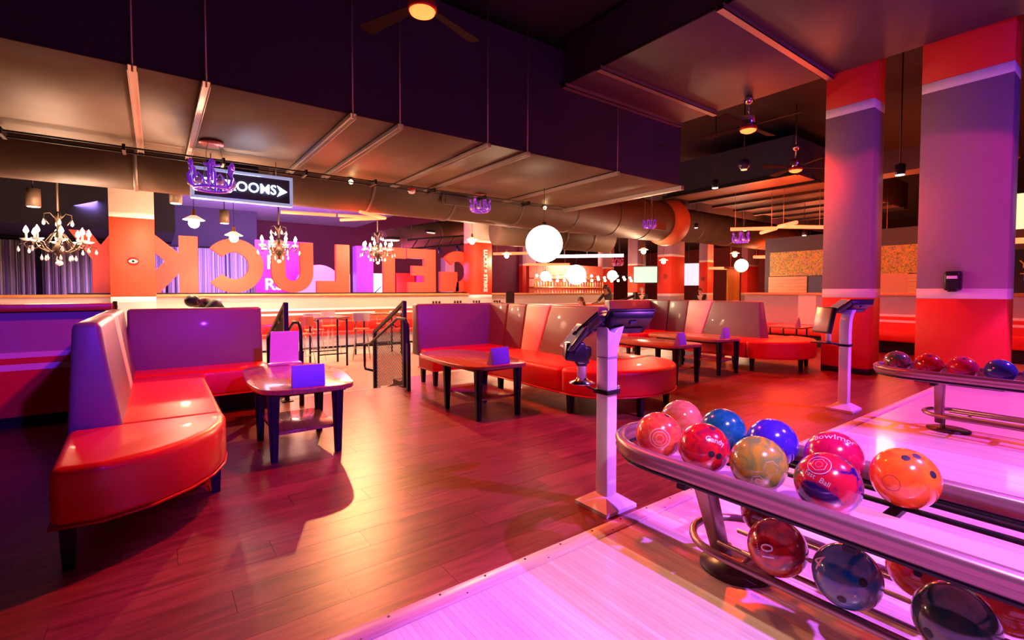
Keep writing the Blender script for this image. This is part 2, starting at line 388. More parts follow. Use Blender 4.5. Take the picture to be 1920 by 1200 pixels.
round_duct('red-lit round duct curving beside the big glowing globe', (9.0,13.1,3.35), (13.4,12.2,3.25), .55, [.3,.55,.8])
# dark beam above back wall and soffits
struct(MB().box(-8,8.6,12.7,13.2,3.55,5.6).build('trim_beam', mat('beam_brown', (.14,.06,.045), .7)))
struct(MB().box(-9.8,8.2,15.2,24,4.5,4.62).build('ceiling_soffit', mat('soffit_purple', (.30,.26,.42), .6)))
for k in range(40):
    pass
rib = MB()
for k in range(44): rib.box(-9.7,8.1,15.3+k*.2,15.38+k*.2,4.44,4.5)
rb = rib.build('soffit_rib', mat('soffit_rib', (.24,.21,.36), .6), bpy.data.objects['ceiling_soffit'], kind='stuff')
# ------------------------------------------------------------------ pillars
def pillar(label, x0, x1, y0, y1, bands, name='pillar', group=None):
    t = thing(name, label, 'pillar', ((x0+x1)/2,(y0+y1)/2,bands[0][1]), group)
    for nm, z0, z1, mt in bands: MB().box(x0,x1,y0,y1,z0,z1).build(nm, mt, t, bevel=.006, seg=1)
    return t
mauve_m = mat('mauve_paint', (.36,.22,.31), .6, bump=(90,.05))
near_b = [('plinth',0,.09,black_m),('red_band',.09,1.19,wred_m),('stripe',1.19,1.33,wwhite_m),('shaft',1.33,4.06,mauve_m),('stripe',4.06,4.2,wwhite_m),('red_band',4.2,5.6,wred_m)]
pillar('biggest near pillar with red base and black dispenser on it', 8.74,9.16,1.18,2.10, near_b)
pillar('big pillar with red base behind the second score console', 8.74,9.18,2.65,3.31, near_b)
def back_b(o=0, mid=worange_m, top=wbeige_m): return [('grey_band',-.34,1.03+o,wgrey_m),('stripe',1.03+o,1.16+o,wwhite_m),('red_band',1.16+o,2.98+o,mid),('stripe',2.98+o,3.10+o,wwhite_m),('shaft',3.10+o,5.6,top)]
pb1 = pillar('orange-red pillar with eye emblem standing among the giant letters', -.82,.01,14.2,14.93, back_b())
pb2 = pillar('orange pillar with white vertical lettering at the end of the giant letters', 8.9,9.62,14.2,14.93, back_b())
# eye emblem
e = MB(); e.lathe([(.001,0),(.11,0),(.11,.01),(.001,.012)], n=28)
e.v = [(x-.40, 14.195-z, 1.98+y*.85) for x,y,z in e.v]; e.build('emblem_disc', mat('emblem_red', (.75,.02,.015), .5), pb1)
e = MB(); pts = [(.085*math.cos(q), .045*math.sin(q)*abs(math.sin(q))**.3) for q in [2*PI*k/24 for k in range(24)]]
e.prism(pts, 0, .004, lambda x,y,z: (x-.40, 14.184-z, 1.98+y)); e.build('emblem_eye', wwhite_m, pb1)
e = MB(); e.lathe([(.028,0),(.028,.006),(.0,.007)], n=16); e.v = [(x-.40,14.18-z,1.98+y) for x,y,z in e.v]; e.build('emblem_iris', black_m, pb1)
def vtext(txt, size, x, y, z, parent, mt):      # runs downwards on a wall facing -Y
    text(txt, size, lambda a,b,c: (x+b, y-c, z-a), .004, .010).build('lettering', mt, parent)
vtext('LUCKY \u00d7 STRIKE', .20, 9.34, 14.195, 2.0, pb2, wwhite_m)
far_cols = [(19.83,20.99,25.6,26.5,'far pillar, mauve and red, left of the big glowing globe'),(20.23,21.37,14.32,15.1,'orange pillar right of the television, behind the second sofa'),
 (26.01,26.62,15.9,16.46,'orange pillar to the right of the second television'),(32.6,34.1,16.96,17.4,'crimson far pillar behind the small hanging globe'),(30.05,30.74,13.57,14.25,'far orange pillar with white lettering beside the striped wood wall'),
 (25.5,26.3,20.6,21.4,'slim grey pillar directly left of the first television'),(27.5,28.4,25.2,26,'far salmon pillar behind the bar crowd')]
for x0,x1,y0,y1,lb in far_cols:
    p = pillar(lb, x0,x1,y0,y1, back_b(0, worange_m, mauve_m))
    if 'lettering' in lb: vtext('LUCKY \u00d7 STRIKE', .30, x0+.35, y0-.005, 2.0, p, wwhite_m); 
    if 'television' in lb and 'orange' in lb:
        e = MB(); e.lathe([(.10,0),(.13,0),(.13,.01),(.10,.01)], n=18); e.v = [(x0-.005-z, y0+.3+x, 2.0+y) for x,y,z in e.v]; e.build('emblem_ring', mat('emblem_brown', (.45,.06,.02), .5), p)
# dispenser on the pillar
ds = thing('hand_sanitizer_dispenser', 'black wall dispenser mounted on the biggest near pillar', 'dispenser', (8.70,1.70,1.28))
MB().box(8.62,8.74,1.605,1.785,1.30,1.565).build('body', dark_m, ds, bevel=.03, seg=3)
MB().box(8.60,8.63,1.64,1.75,1.46,1.50).build('label_plate', paper_m, ds, bevel=.004)
MB().box(8.60,8.70,1.65,1.74,1.285,1.32).build('nozzle', dark_m, ds, bevel=.01)
# ------------------------------------------------------------------ sofas
def arc(cx, cy, rx, ry, a0, a1, n): return [(cx+rx*math.cos(R(a0+(a1-a0)*k/n)), cy+ry*math.sin(R(a0+(a1-a0)*k/n))) for k in range(n+1)]
def cushion(poly, z0, z1, name, t, bev=.045, pipe=True):
    o = MB().prism(poly, z0, z1).build(name, red_m, t, bevel=bev, seg=4)
    if pipe:
        l = t.location; MB().tube([(x,y,z0+.012) for x,y in poly], .008, 6, closed=True).build('piping', pipe_m, o, world=False)
        p = o.children[0]; p.data.transform(Matrix.Translation((-l.x,-l.y,-l.z)))
    return o
def wedge_x(t, name, mt, yb0, yb1, yt0, yt1, xb0, xb1, xt0, xt1, z0, z1, bev=.03):
    MB().hexa([(xb0,yb0,z0),(xb1,yb0,z0),(xb1,yb1,z0),(xb0,yb1,z0),(xt0,yt0,z1),(xt1,yt0,z1),(xt1,yt1,z1),(xt0,yt1,z1)]).build(name, mt, t, bevel=bev, seg=3)
def wedge_y(t, name, mt, xb0, xb1, yb0, yb1, yt0, yt1, z0, z1, bev=.03):
    MB().hexa([(xb0,yb0,z0),(xb1,yb0,z0),(xb1,yb1,z0),(xb0,yb1,z0),(xb0,yt0,z1),(xb1,yt0,z1),(xb1,yt1,z1),(xb0,yt1,z1)]).build(name, mt, t, bevel=bev, seg=3)
def leg(t, x, y, h=.2, s=.03):
    MB().hexa([(x-s*.75,y-s*.75,0),(x+s*.75,y-s*.75,0),(x+s*.75,y+s*.75,0),(x-s*.75,y+s*.75,0),(x-s,y-s,h),(x+s,y-s,h),(x+s,y+s,h),(x-s,y+s,h)]).build('leg', black_m, t)
sl = thing('corner_sofa', 'L-shaped corner sofa nearest on the left, red seat, grey back with pink stripe', 'sofa', (.2,4.6,0))
cushion([(-.43,3.79),(-.41,2.98),(-.22,2.955),(-.02,3.03),(.14,3.16),(.26,3.32),(.33,3.5),(.36,3.70),(.36,3.79)], .2, .485, 'seat_cushion', sl)
cushion([(-.43,3.80),(.36,3.80),(.37,5.55),(.40,5.80),(-.43,5.80)], .2, .475, 'seat_cushion', sl, pipe=False)
cushion([(-.43,5.81),(1.02,5.81),(1.02,6.30),(-.43,6.30)], .2, .48, 'seat_cushion', sl)
ZB, ZT = .38, 1.11
for nm, mt, b0, b1, t0, t1 in (('back_panel',grey_m,3.80,5.15,3.80,4.92),('stripe_panel',cream_m,5.15,5.48,4.92,5.40),('back_panel',grey_m,5.48,6.44,5.40,6.44)):
    wedge_x(sl, nm, mt, b0, b1, t0, t1, -.44, -.165, -.40, -.27, ZB, ZT, .035 if mt is grey_m else .03)
wedge_y(sl, 'back_panel', grey_m, -.24, .995, 6.22, 6.44, 6.28, 6.44, ZB, ZT)
for x,y in ((-.35,3.02),(.29,3.62),(-.36,5.0),(.3,5.6),(.95,5.88),(.95,6.25),(-.36,6.2)): leg(sl, x, y)
MB().box(-.38,.98,6.0,6.2,.0,.2).build('plinth', black_m, sl)  # black block standing in for the shadow under the back seat

def island(dx, dy, label, cap_label):
    t = thing('corner_sofa', label, 'sofa', (4.1+dx,4.6+dy,0))
    q = lambda P: [(x+dx,y+dy) for x,y in P]
    cushion(q([(3.45,3.72)]+arc(4.22,3.72,.77,.62,180,360,16)[1:-1]+[(5.0,3.72),(5.0,3.80),(3.45,3.80)]), .2, .485, 'seat_cushion', t)
    cushion(q([(3.45,3.81),(4.26,3.81),(4.26,5.80),(3.45,5.80)]), .2, .475, 'seat_cushion', t)
    cushion(q([(2.99,5.81),(4.26,5.81),(4.26,6.30),(2.99,6.30)]), .2, .48, 'seat_cushion', t)
    cushion(q([(4.40,3.81),(5.0,3.81),(5.0,5.80),(4.40,5.80)]), .2, .475, 'seat_cushion', t)
    for nm, mt, b0, b1, t0, t1 in (('back_panel',grey_m,3.88,5.05,3.96,4.84),('stripe_panel',cream_m,5.05,5.42,4.84,5.36),('back_panel',grey_m,5.42,5.84,5.36,5.80),('back_panel',grey_m,5.85,6.44,5.81,6.44)):
        wedge_x(t, nm, mt, b0+dy, b1+dy, t0+dy, t1+dy, 4.14+dx, 4.46+dx, 4.22+dx, 4.38+dx, ZB, ZT)
    wedge_y(t, 'back_panel', grey_m, 2.965+dx, 4.24+dx, 6.22+dy, 6.44+dy, 6.28+dy, 6.44+dy, ZB, ZT)
    for x,y in ((3.52,3.72),(4.74,3.40),(3.52,5.0),(3.05,5.88),(4.0,3.18),(4.9,5.0),(3.05,6.25),(4.2,4.4)): leg(t, x+dx, y+dy)
    return t
island(0, 0, 'middle corner sofa with rounded red end seat and wide cream stripe behind the monitors', '')
island(4.28, .24, 'right-hand corner sofa with cream stripe beside the second pillar', '')
# ------------------------------------------------------------------ tables
def rounded(pts, r=.12, n=4):
    out = []
    k = len(pts)
    for i in range(k):
        p = Vector(pts[i]); a = Vector(pts[i-1]); b = Vector(pts[(i+1)%k])
        u = (a-p).normalized()*min(r,(a-p).length*.45); v = (b-p).normalized()*min(r,(b-p).length*.45)
        for j in range(n+1):
            s_ = j/n; out.append(tuple(p+u*(1-s_)**2+v*s_**2))
    return out
def lounge_table(label, x, y, mirror=False, w=.76, l=1.52):
    t = thing('lounge_table', label, 'table', (x,y,0), 'low wooden lounge tables')
    sx = -1 if mirror else 1
    top = rounded([(-.36*sx,-.72),(.30*sx,-.78),(.42*sx,-.1),(.36*sx,.62),(.02*sx,.80),(-.34*sx,.66),(-.42*sx,-.25)], .2, 5)
    if mirror: top = top[::-1]
    MB().prism(top, .505, .545).build('tabletop', oak_m, t, world=False, bevel=.006)
    for px,py in ((-.30*sx,-.68),(.17*sx,-.70),(-.29*sx,-.02),(.20*sx,-.02)):
        g = MB()
        for ux,uy in ((.06,.02),(.02,.06)):
            g.hexa([(px-.012-ux*.2,py-.012-uy*.2,0),(px+.012+ux*.2,py-.012-uy*.2,0),(px+.012+ux*.2,py+.012+uy*.2,0),(px-.012-ux*.2,py+.012+uy*.2,0),
                    (px-.012-ux*.5,py-.012-uy*.5,.505),(px+.012+ux*.5,py-.012-uy*.5,.505),(px+.012+ux*.5,py+.012+uy*.5,.505),(px-.012-ux*.5,py+.012+uy*.5,.505)])
        g.build('leg', black_m, t, world=False)
    MB().box(-.28,.19 if not mirror else .28,-.66,-.0,.19,.215).build('shelf', oak_m, t, world=False, bevel=.004) if not mirror else MB().box(-.19,.28,-.66,0,.19,.215).build('shelf', oak_m, t, world=False, bevel=.004)
    MB().box(-.27,.27,-.60,.5,.47,.505).build('apron', black_m, t, world=False)
    return t
lounge_table('low wooden table with violet card beside the nearest left sofa', 1.0, 4.66)
lounge_table('low wooden table with violet card in front of the middle sofa', 2.86, 4.7)
lounge_table('low wooden table behind the two-screen score console', 6.0, 4.62)
lounge_table('low wooden table in front of the right-hand sofa', 7.25, 4.72)
def tent(label, x, y, rz, w=.24, h=.17):
    t = thing('table_tent', label, 'card', (x,y,.546), 'violet menu cards on the low tables', rz)
    c = MB(); n = 7
    f = [(-w/2, .0)]
    P = [(.0+.03*(k/n)**1.6, h*k/n) for k in range(n+1)]
    v = []; 
    for px in (-w/2, w/2):
        for d,z in P: v.append((px,d,z))
    for px in (-w/2, w/2):
        for d,z in P: v.append((px,d+.004,z))
    N = n+1; f = []
    for k in range(n): f += [(k,N+k,N+k+1,k+1),(2*N+k,2*N+k+1,3*N+k+1,3*N+k),(k,k+1,2*N+k+1,2*N+k),(N+k,3*N+k,3*N+k+1,N+k+1)]
    f += [(0,2*N,3*N,N),(n,N+n,3*N+n,2*N+n)]
    c.add(v, f, False).build('card_front', tentm, t, world=False)
    MB().hexa([(-w/2,.005,.004),(w/2,.005,.004),(w/2,.09,.0),(-w/2,.09,.0),(-w/2,.03,h*.98),(w/2,.03,h*.98),(w/2,.034,h*.98),(-w/2,.034,h*.98)]).build('card_back', tentm, t, world=False)
    return t
tent('violet menu card on the left lounge table', .955, 3.97, R(-6))
tent('violet menu card on the lounge table by the middle sofa', 2.84, 4.02, R(8))
tent('violet menu card on the lounge table behind the two-screen console', 5.88, 3.95, R(12))
tent('violet menu card on the lounge table by the right-hand sofa', 7.3, 4.1, R(12))
sg = thing('sign_holder', 'pink-lit blank sheet in a stand at the back of the left table', 'sign', (1.06,5.36,.546))
MB().hexa([(.915,5.355,.57),(1.185,5.345,.565),(1.185,5.35,.565),(.915,5.36,.57),(.93,5.375,.885),(1.20,5.365,.88),(1.20,5.37,.88),(.93,5.38,.885)]).build('sheet', paper_m, sg)
MB().box(.90,1.21,5.31,5.40,.546,.562).build('base', white_m, sg)
# small far table with card by the wall at right
ft = thing('side_table', 'small low table with card by the wall bench beside the second pillar', 'table', (10.9,4.75,0))
MB().prism(rounded([(10.4,4.3),(11.3,4.35),(11.35,5.15),(10.45,5.1)],.15,4), .52,.55).build('tabletop', oak_m, ft)
for x,y in ((10.55,4.45),(11.15,4.5),(10.6,5.0),(11.2,5.0)): MB().cyl((x,y,0),(x,y,.52),.015,n=8).build('leg', black_m, ft)
tent('violet card on the small far table beside the second pillar', 10.85, 4.5, R(20), .28, .19)
# ------------------------------------------------------------------ stair railings
def railing(label, X, side):
    t = thing('stair_railing', label, 'railing', (X,6.1,0))
    s = side
    def bar(pts, r=.02): return MB().tube(pts, r, 8)
    sq = MB().box(X-.025,X+.025,6.075,6.125,0,1.16); sq.build('post', black_m, t)
    MB().box(X-.025,X+.025,7.175,7.225,-.34,.68).build('post', black_m, t)
    MB().box(X-.06,X+.06,6.04,6.16,0,.012).build('base_plate', black_m, t)
    g = MB(); g.hexa([(X-.022,6.1,1.115),(X+.022,6.1,1.115),(X+.022,7.22,.635),(X-.022,7.22,.635),(X-.022,6.1,1.165),(X+.022,6.1,1.165),(X+.022,7.22,.685),(X-.022,7.22,.685)]); g.build('top_rail', black_m, t)
    h = X+s*.09
    bar([(h,5.78,.60),(h,5.78,.86),(h,5.85,.93),(h,6.12,.93),(h,7.15,.50),(h,7.38,.47),(h,7.40,.44),(h,7.40,.12),(h,7.37,.08),(X,7.22,.06)], .019).build('handrail', black_m, t)
    MB().box(h-.022,h+.022,5.758,5.802,0,.62).build('handrail_post', black_m, t)
    for y,z in ((6.3,.85),(7.0,.56)): bar([(h,y,z),(h-s*.05,y,z-.05),(X,y,z-.05)],.008).build('bracket', black_m, t)
    MB().hexa([(X-.012,6.12,.06),(X+.012,6.12,.06),(X+.012,7.18,-.28),(X-.012,7.18,-.28),(X-.012,6.12,.09),(X+.012,6.12,.09),(X+.012,7.18,-.25),(X-.012,7.18,-.25)]).build('bottom_rail', black_m, t)
    w = MB(); zl = lambda y: .08-.34*(y-6.12)/1.06; zh = lambda y: 1.12-.48*(y-6.1)/1.12
    k = -1.0
    while k < 1.6:
        for sg_ in (1,):
            pts = []
            for i in range(25):
                y = 6.13+1.04*i/24; z = .15+k+sg_*(y-6.65)
                if zl(y) < z < zh(y): pts.append((X,y,z))
            if len(pts) > 1: w.tube([pts[0],pts[-1]], .0055, 4, caps=False)
        k += .052
    w.build('mesh_infill', black_m, t, kind='stuff')
    return t
railing('black stair handrail with mesh panel beside the middle sofa', 2.70, -1)
railing('black stair handrail half hidden behind the pink sheet', 1.22, 1)
# ------------------------------------------------------------------ bar tables and stools on the lower floor
def bar_table(label, x, y, w, d):
    t = thing('bar_table', label, 'table', (x,y,-.34), 'tall bar tables on the lower floor')
    MB().box(-w/2,w/2,-d/2,d/2,1.03,1.07).build('tabletop', oak_m, t, world=False, bevel=.005)
    for sx in (-1,1):
        for sy in (-1,1): MB().box(sx*(w/2-.06)-.018,sx*(w/2-.06)+.018,sy*(d/2-.06)-.018,sy*(d/2-.06)+.018,0,1.03).build('leg', black_m, t, world=False)
    for sy in (-1,1): MB().box(-w/2+.06,w/2-.06,sy*(d/2-.06)-.012,sy*(d/2-.06)+.012,.26,.285).build('stretcher', black_m, t, world=False)
    for sx in (-1,1): MB().box(sx*(w/2-.06)-.012,sx*(w/2-.06)+.012,-d/2+.06,d/2-.06,.98,1.005).build('stretcher', black_m, t, world=False)
    return t
bar_table('tall bar table nearest the stairs, with stools around it', 3.05, 10.95, .72, .8)
bar_table('tall bar table standing behind the one nearest the stairs', 4.6, 12.0, 1.1, .75)
ply_o = mat('orange_shell', (.78,.20,.05), .4, n=(3,(.66,.15,.04),(8,1,1))); ply_g = mat('grey_shell', (.42,.33,.36), .4)
def stool(shell):
    t = thing('bar_stool', '', 'stool', (0,0,-.34))
    MB().prism(rounded([(-.19,-.19),(.19,-.19),(.17,.19),(-.17,.19)],.08,3), .715, .74).build('seat', ply_o, t, world=False, bevel=.006)
    b = MB(); n = 8
    P = [(.21*math.sin(R(-62+124*k/n)), .21*math.cos(R(-62+124*k/n))-.01) for k in range(n+1)]
    Q = [(x*1.09,y*1.09) for x,y in P]
    b.strip(Q, P, .90, 1.10).build('backrest', shell, t, world=False)
    for sx in (-1,1): MB().tube([(sx*.13,.15,.73),(sx*.15,.17,.90)],.009,6).build('back_support', steel_m, t, world=False)
    for sx in (-1,1):
        for sy in (-1,1):
            MB().tube([(sx*.13,sy*.11,.715),(sx*.20,sy*.17,.02),(sx*.205,sy*.18,.006),(sx*.19,sy*.20,.02),(sx*.11,sy*.13,.715)],.006,6).build('hairpin_leg', steel_m, t, world=False)
    MB().tube([(.19*math.cos(2*PI*k/16),.17*math.sin(2*PI*k/16),.28) for k in range(16)],.006,6,closed=True).build('foot_ring', steel_m, t, world=False)
    return t
st_o = stool(ply_o); st_g = stool(ply_g); used = {}
for k,(sh,x,y,rz,lb) in enumerate(((st_o,2.45,10.7,R(200),'orange bar stool left of the tall bar table near the stairs'),(st_g,2.95,11.75,R(10),'grey bar stool behind the tall bar table near the stairs'),
        (st_g,3.95,11.4,R(-20),'grey-backed bar stool right of the tall bar table near the stairs'),(st_g,3.65,12.9,R(15),'grey bar stool behind the farther tall bar table'),(st_o,5.1,12.95,R(-10),'orange bar stool at the right end of the farther tall bar table'))):
    if id(sh) not in used: used[id(sh)] = 1; sh.location = (x,y,-.34); sh.rotation_euler.z = rz; sh['label'] = lb; sh['group'] = 'bar stools on the lower floor'
    else: dup(sh, (x,y,-.34), rz, lb, 'bar stools on the lower floor')
# ------------------------------------------------------------------ score consoles
def pyramid_base(x, y, s, t, w=.13, h=.075):
    b = MB(); b.box(x-w,x+w,y-w,y+w,0,.022); b.build('base_flange', white_m, t)
    MB().hexa([(x-w,y-w,.022),(x+w,y-w,.022),(x+w,y+w,.022),(x-w,y+w,.022),(x-s-.01,y-s-.01,h),(x+s+.01,y-s-.01,h),(x+s+.01,y+s+.01,h),(x-s-.01,y+s+.01,h)]).build('base_cone', white_m, t)
def monitor(t, c, yaw, tilt, w=.31, h=.23, d=.045):
    """back of a tilted touch screen; yaw about Z, tilt leans the top towards the lanes"""
    M = Matrix.Translation(c) @ Matrix.Rotation(yaw,4,'Z') @ Matrix.Rotation(tilt,4,'X')
    def put(mb): mb.v = [tuple(M @ Vector(p)) for p in mb.v]; return mb
    sh = MB(); sh.hexa([(-w/2+.03,-d,-h/2+.02),(w/2-.03,-d,-h/2+.02),(w/2,0,-h/2),(-w/2,0,-h/2),(-w/2+.03,-d,h/2-.02),(w/2-.03,-d,h/2-.02),(w/2,0,h/2),(-w/2,0,h/2)])
    o = put(sh).build('monitor_back', dark_m, t, bevel=.008)
    put(MB().box(-w/2-.004,w/2+.004,0,.016,-h/2-.004,h/2+.004)).build('bezel', dark_m, t, bevel=.004)
    put(MB().box(-w/2+.012,w/2-.012,.014,.018,-h/2+.012,h/2-.012)).build('screen', mat('screen_glass', (.05,.05,.07), .12, emit=.25, ecol=(.5,.3,.4)), t)
    pl_ = MB(); pl_.box(-.09,.09,-d-.008,-d+.004,-.06,-.01); pl_.box(-.02,.02,-d-.012,-d,.03,.055); put(pl_).build('rear_plate', mat('rear_plate_blue', (.06,.05,.14), .3), t)
    return o
k1 = thing('score_console', 'white post score console with two dark screens near the ball rack', 'console', (2.17,1.98,0))
px, py = 2.17, 1.98
pyramid_base(px, py, .045, k1)
MB().box(px-.043,px+.043,py-.05,py+.04,.07,.90).build('post', white_m, k1, bevel=.006)
MB().box(px-.046,px+.046,py-.053,py+.043,.900,.905).build('seam', mat('seam_grey', (.5,.48,.5), .5), k1)
# flared head of the post
MB().prism([(px-.043,.905),(px+.043,.905),(px+.055,.97),(px+.105,1.09),(px+.05,1.075),(px+.02,1.05),(px-.02,1.06),(px-.043,1.085)], py-.05, py+.04, lambda a,b,c: (a,c,b)).build('post_head', white_m, k1, bevel=.005)
monitor(k1, (px+.165,py-.02,1.115), R(-20), R(48), .31, .19)
monitor(k1, (px-.07,py+.06,1.105), R(32), R(48), .26, .19)
MB().box(px-.055,px+.055,py-.062,py+.052,.685,.71).build('clamp_band', black_m, k1)
MB().cyl((px+.055,py-.03,.715),(px+.085,py-.03,.715),.012).build('clamp_knob', chrome_m, k1)
ax, ay = px-.085, py+.09
MB().hexa([(px-.06,py-.01,.69),(px-.04,py+.03,.69),(ax-.02,ay+.02,.735),(ax-.04,ay-.02,.735),(px-.06,py-.01,.70),(px-.04,py+.03,.70),(ax-.02,ay+.02,.745),(ax-.04,ay-.02,.745)]).build('side_arm', black_m, k1)
k = MB(); k.lathe([(.075,0),(.078,.006),(.04,.02),(.03,.035)], (ax-.03,ay,.742), 24); k.build('side_base', chrome_m, k1)
MB().cyl((ax-.03,ay,.775),(ax-.03,ay,.955),.028,n=20).build('side_stem', white_m, k1)
MB().box(ax-.065,ax+.01,ay-.05,ay+.03,.90,.97).build('side_joint', dark_m, k1, bevel=.015)
monitor(k1, (ax-.10,ay-.01,1.02), R(60), R(38), .22, .17, .03)
MB().hexa([(ax-.22,ay-.06,.90),(ax-.06,ay-.10,.87),(ax-.02,ay-.02,.89),(ax-.18,ay+.02,.92),(ax-.20,ay-.05,1.0),(ax-.08,ay-.08,1.0),(ax-.03,ay,1.0),(ax-.15,ay+.03,1.0)]).build('terminal_body', dark_m, k1, bevel=.012)
MB().tube([(ax-.14,ay-.05,.90),(ax-.11,ay-.05,.865),(ax-.05,ay-.05,.86),(ax-.0,ay-.03,.90)],.008,6).build('cable', dark_m, k1)
# second console
k2 = thing('score_console', 'white curved score console standing before the second pillar', 'console', (6.03,2.05,0))
px, py = 6.03, 2.05
pyramid_base(px, py, .045, k2)
pts = [(.07,0),(.72,0),(.86,0),(.98,.012),(1.05,.05),(1.09,.10)]
v = []; 
for z,o_ in pts: v += [(px-.045+o_,py-.05,z),(px+.045+o_*1.25,py-.05,z),(px+.045+o_*1.25,py+.04,z),(px-.045+o_,py+.04,z)]
f = [(3,2,1,0)]
for i in range(len(pts)-1):
    for q in range(4): f.append((i*4+q,i*4+(q+1)%4,i*4+4+(q+1)%4,i*4+4+q))
n_ = len(v); f.append((n_-4,n_-3,n_-2,n_-1))
MB().add(v,f).build('post', white_m, k2, bevel=.004)
monitor(k2, (px+.22,py-.03,1.135), R(-22), R(52), .32, .19)
monitor(k2, (px+.0,py+.06,1.135), R(38), R(50), .26, .19)
MB().box(px-.052,px+.052,py-.057,py+.047,.695,.72).build('clamp_band', black_m, k2)
MB().tube([(px-.04,py,.705),(px-.16,py+.06,.73),(px-.30,py+.14,.745)],.012,6).build('side_arm', black_m, k2)
MB().box(px-.36,px-.20,py+.06,py+.2,.74,.752).build('side_shelf', dark_m, k2)
MB().cyl((px-.19,py+.09,.75),(px-.19,py+.09,.98),.025,n=16).build('side_stem', white_m, k2)
MB().cyl((px-.19,py+.09,.98),(px-.19,py+.09,1.02),.03,n=16).build('stem_cap', dark_m, k2)
M_ = Matrix.Translation((px-.28,py+.12,.99)) @ Matrix.Rotation(R(58),4,'Z') @ Matrix.Rotation(R(12),4,'X')
for nm,bx,mt in (('terminal_body',(-.12,.12,-.05,0,-.14,.14),dark_m),('terminal_screen',(-.105,.105,0,.004,-.125,.125),mat('screen_taupe',(.35,.25,.2),.3)),('terminal_grip',(-.03,.03,-.09,-.05,-.06,.08),dark_m)):
    b = MB().box(*bx); b.v = [tuple(M_ @ Vector(p)) for p in b.v]; b.build(nm, mt, k2, bevel=.006)
# ------------------------------------------------------------------ ball racks
def ball_rack(label, dx, dy):
    t = thing('ball_rack', label, 'ball rack', (2.08+dx,.6+dy,0))
    q = lambda P, z: [(x+dx,y+dy,z) for x,y in P]
    loop = [(1.76,-2.2),(1.76,1.30)]+arc(2.075,1.33,.315,.36,180,0,14)+[(2.39,1.30),(2.39,-2.2)]
    prof = [(-.020,.512),(.010,.508),(.024,.518),(.027,.530),(.023,.541),(.027,.552),(.029,.568),(.016,.582),(-.006,.584),(-.020,.572)]
    MB().sweep([(x+dx,y+dy) for x,y in loop], prof).build('top_rail', rackm, t)
    MB().sweep([(x+dx,y+dy) for x,y in loop], [(-.016,.490),(.006,.490),(.006,.507),(-.016,.507)]).build('bumper_strip', black_m, t)
    for x in (2.20,2.32): MB().tube(q([(x,-2.2),(x,1.50)],.500), .011, 8).build('ball_rail', black_m, t)
    MB().box(1.775+dx,2.11+dx,-2.2+dy,1.48+dy,.483,.4915).build('tray', mat('tray_metal', (.72,.5,.45), .3, metal=.2), t)
    for y in (-.6,.0,.58,1.2): MB().box(1.78+dx,2.38+dx,y-.02+dy,y+.02+dy,.455,.474).build('cross_bar', black_m, t)
    MB().hexa([(2.10+dx,1.19+dy,.06),(2.18+dx,1.19+dy,.06),(2.18+dx,1.25+dy,.06),(2.10+dx,1.25+dy,.06),(1.86+dx,1.14+dy,.49),(1.95+dx,1.14+dy,.49),(1.95+dx,1.21+dy,.49),(1.86+dx,1.21+dy,.49)]).build('leg', rackm, t, bevel=.012)
    MB().hexa([(2.16+dx,-1.6+dy,.06),(2.26+dx,-1.6+dy,.06),(2.26+dx,-1.52+dy,.06),(2.16+dx,-1.52+dy,.06),(2.02+dx,-1.4+dy,.46),(2.12+dx,-1.4+dy,.46),(2.12+dx,-1.32+dy,.46),(2.02+dx,-1.32+dy,.46)]).build('leg', rackm, t, bevel=.012)
    b = MB(); b.lathe([(.16,0),(.16,.012),(.02,.02)], (2.17+dx,1.16+dy,0), 28); b.build('foot_plate', mat('foot_brown', (.10,.06,.05), .35, metal=.5), t)
    MB().cyl((2.16+dx,1.20+dy,.01),(2.16+dx,1.20+dy,.10),.02).build('foot_stem', steel_m, t)
    low = [(2.03,-2.2),(2.03,1.05)]+arc(2.20,1.09,.17,.21,180,0,12)+[(2.37,1.05),(2.37,-2.2)]
    low = [(1.92,-2.2),(1.92,1.08)]+arc(2.14,1.10,.22,.23,180,0,14)+[(2.36,1.08),(2.36,-2.2)]
    MB().tube(q(low,.163), .018, 10).build('lower_rail', rackm, t)
    for x in (2.01,2.18,2.30): MB().tube(q([(x,-2.2),(x,1.16)],.172), .010, 8).build('lower_ball_rail', rackm, t)
    for y in (-1.0,.2,1.02): MB().tube(q([(1.92,y),(2.36,y)],.152), .010, 8).build('lower_cross_bar', rackm, t)
    return t
ball_rack('metal ball rack in the right foreground carrying two tiers of balls', 0, 0)
ball_rack('metal ball rack in front of the big pillars, balls on top only', 3.76, 0)
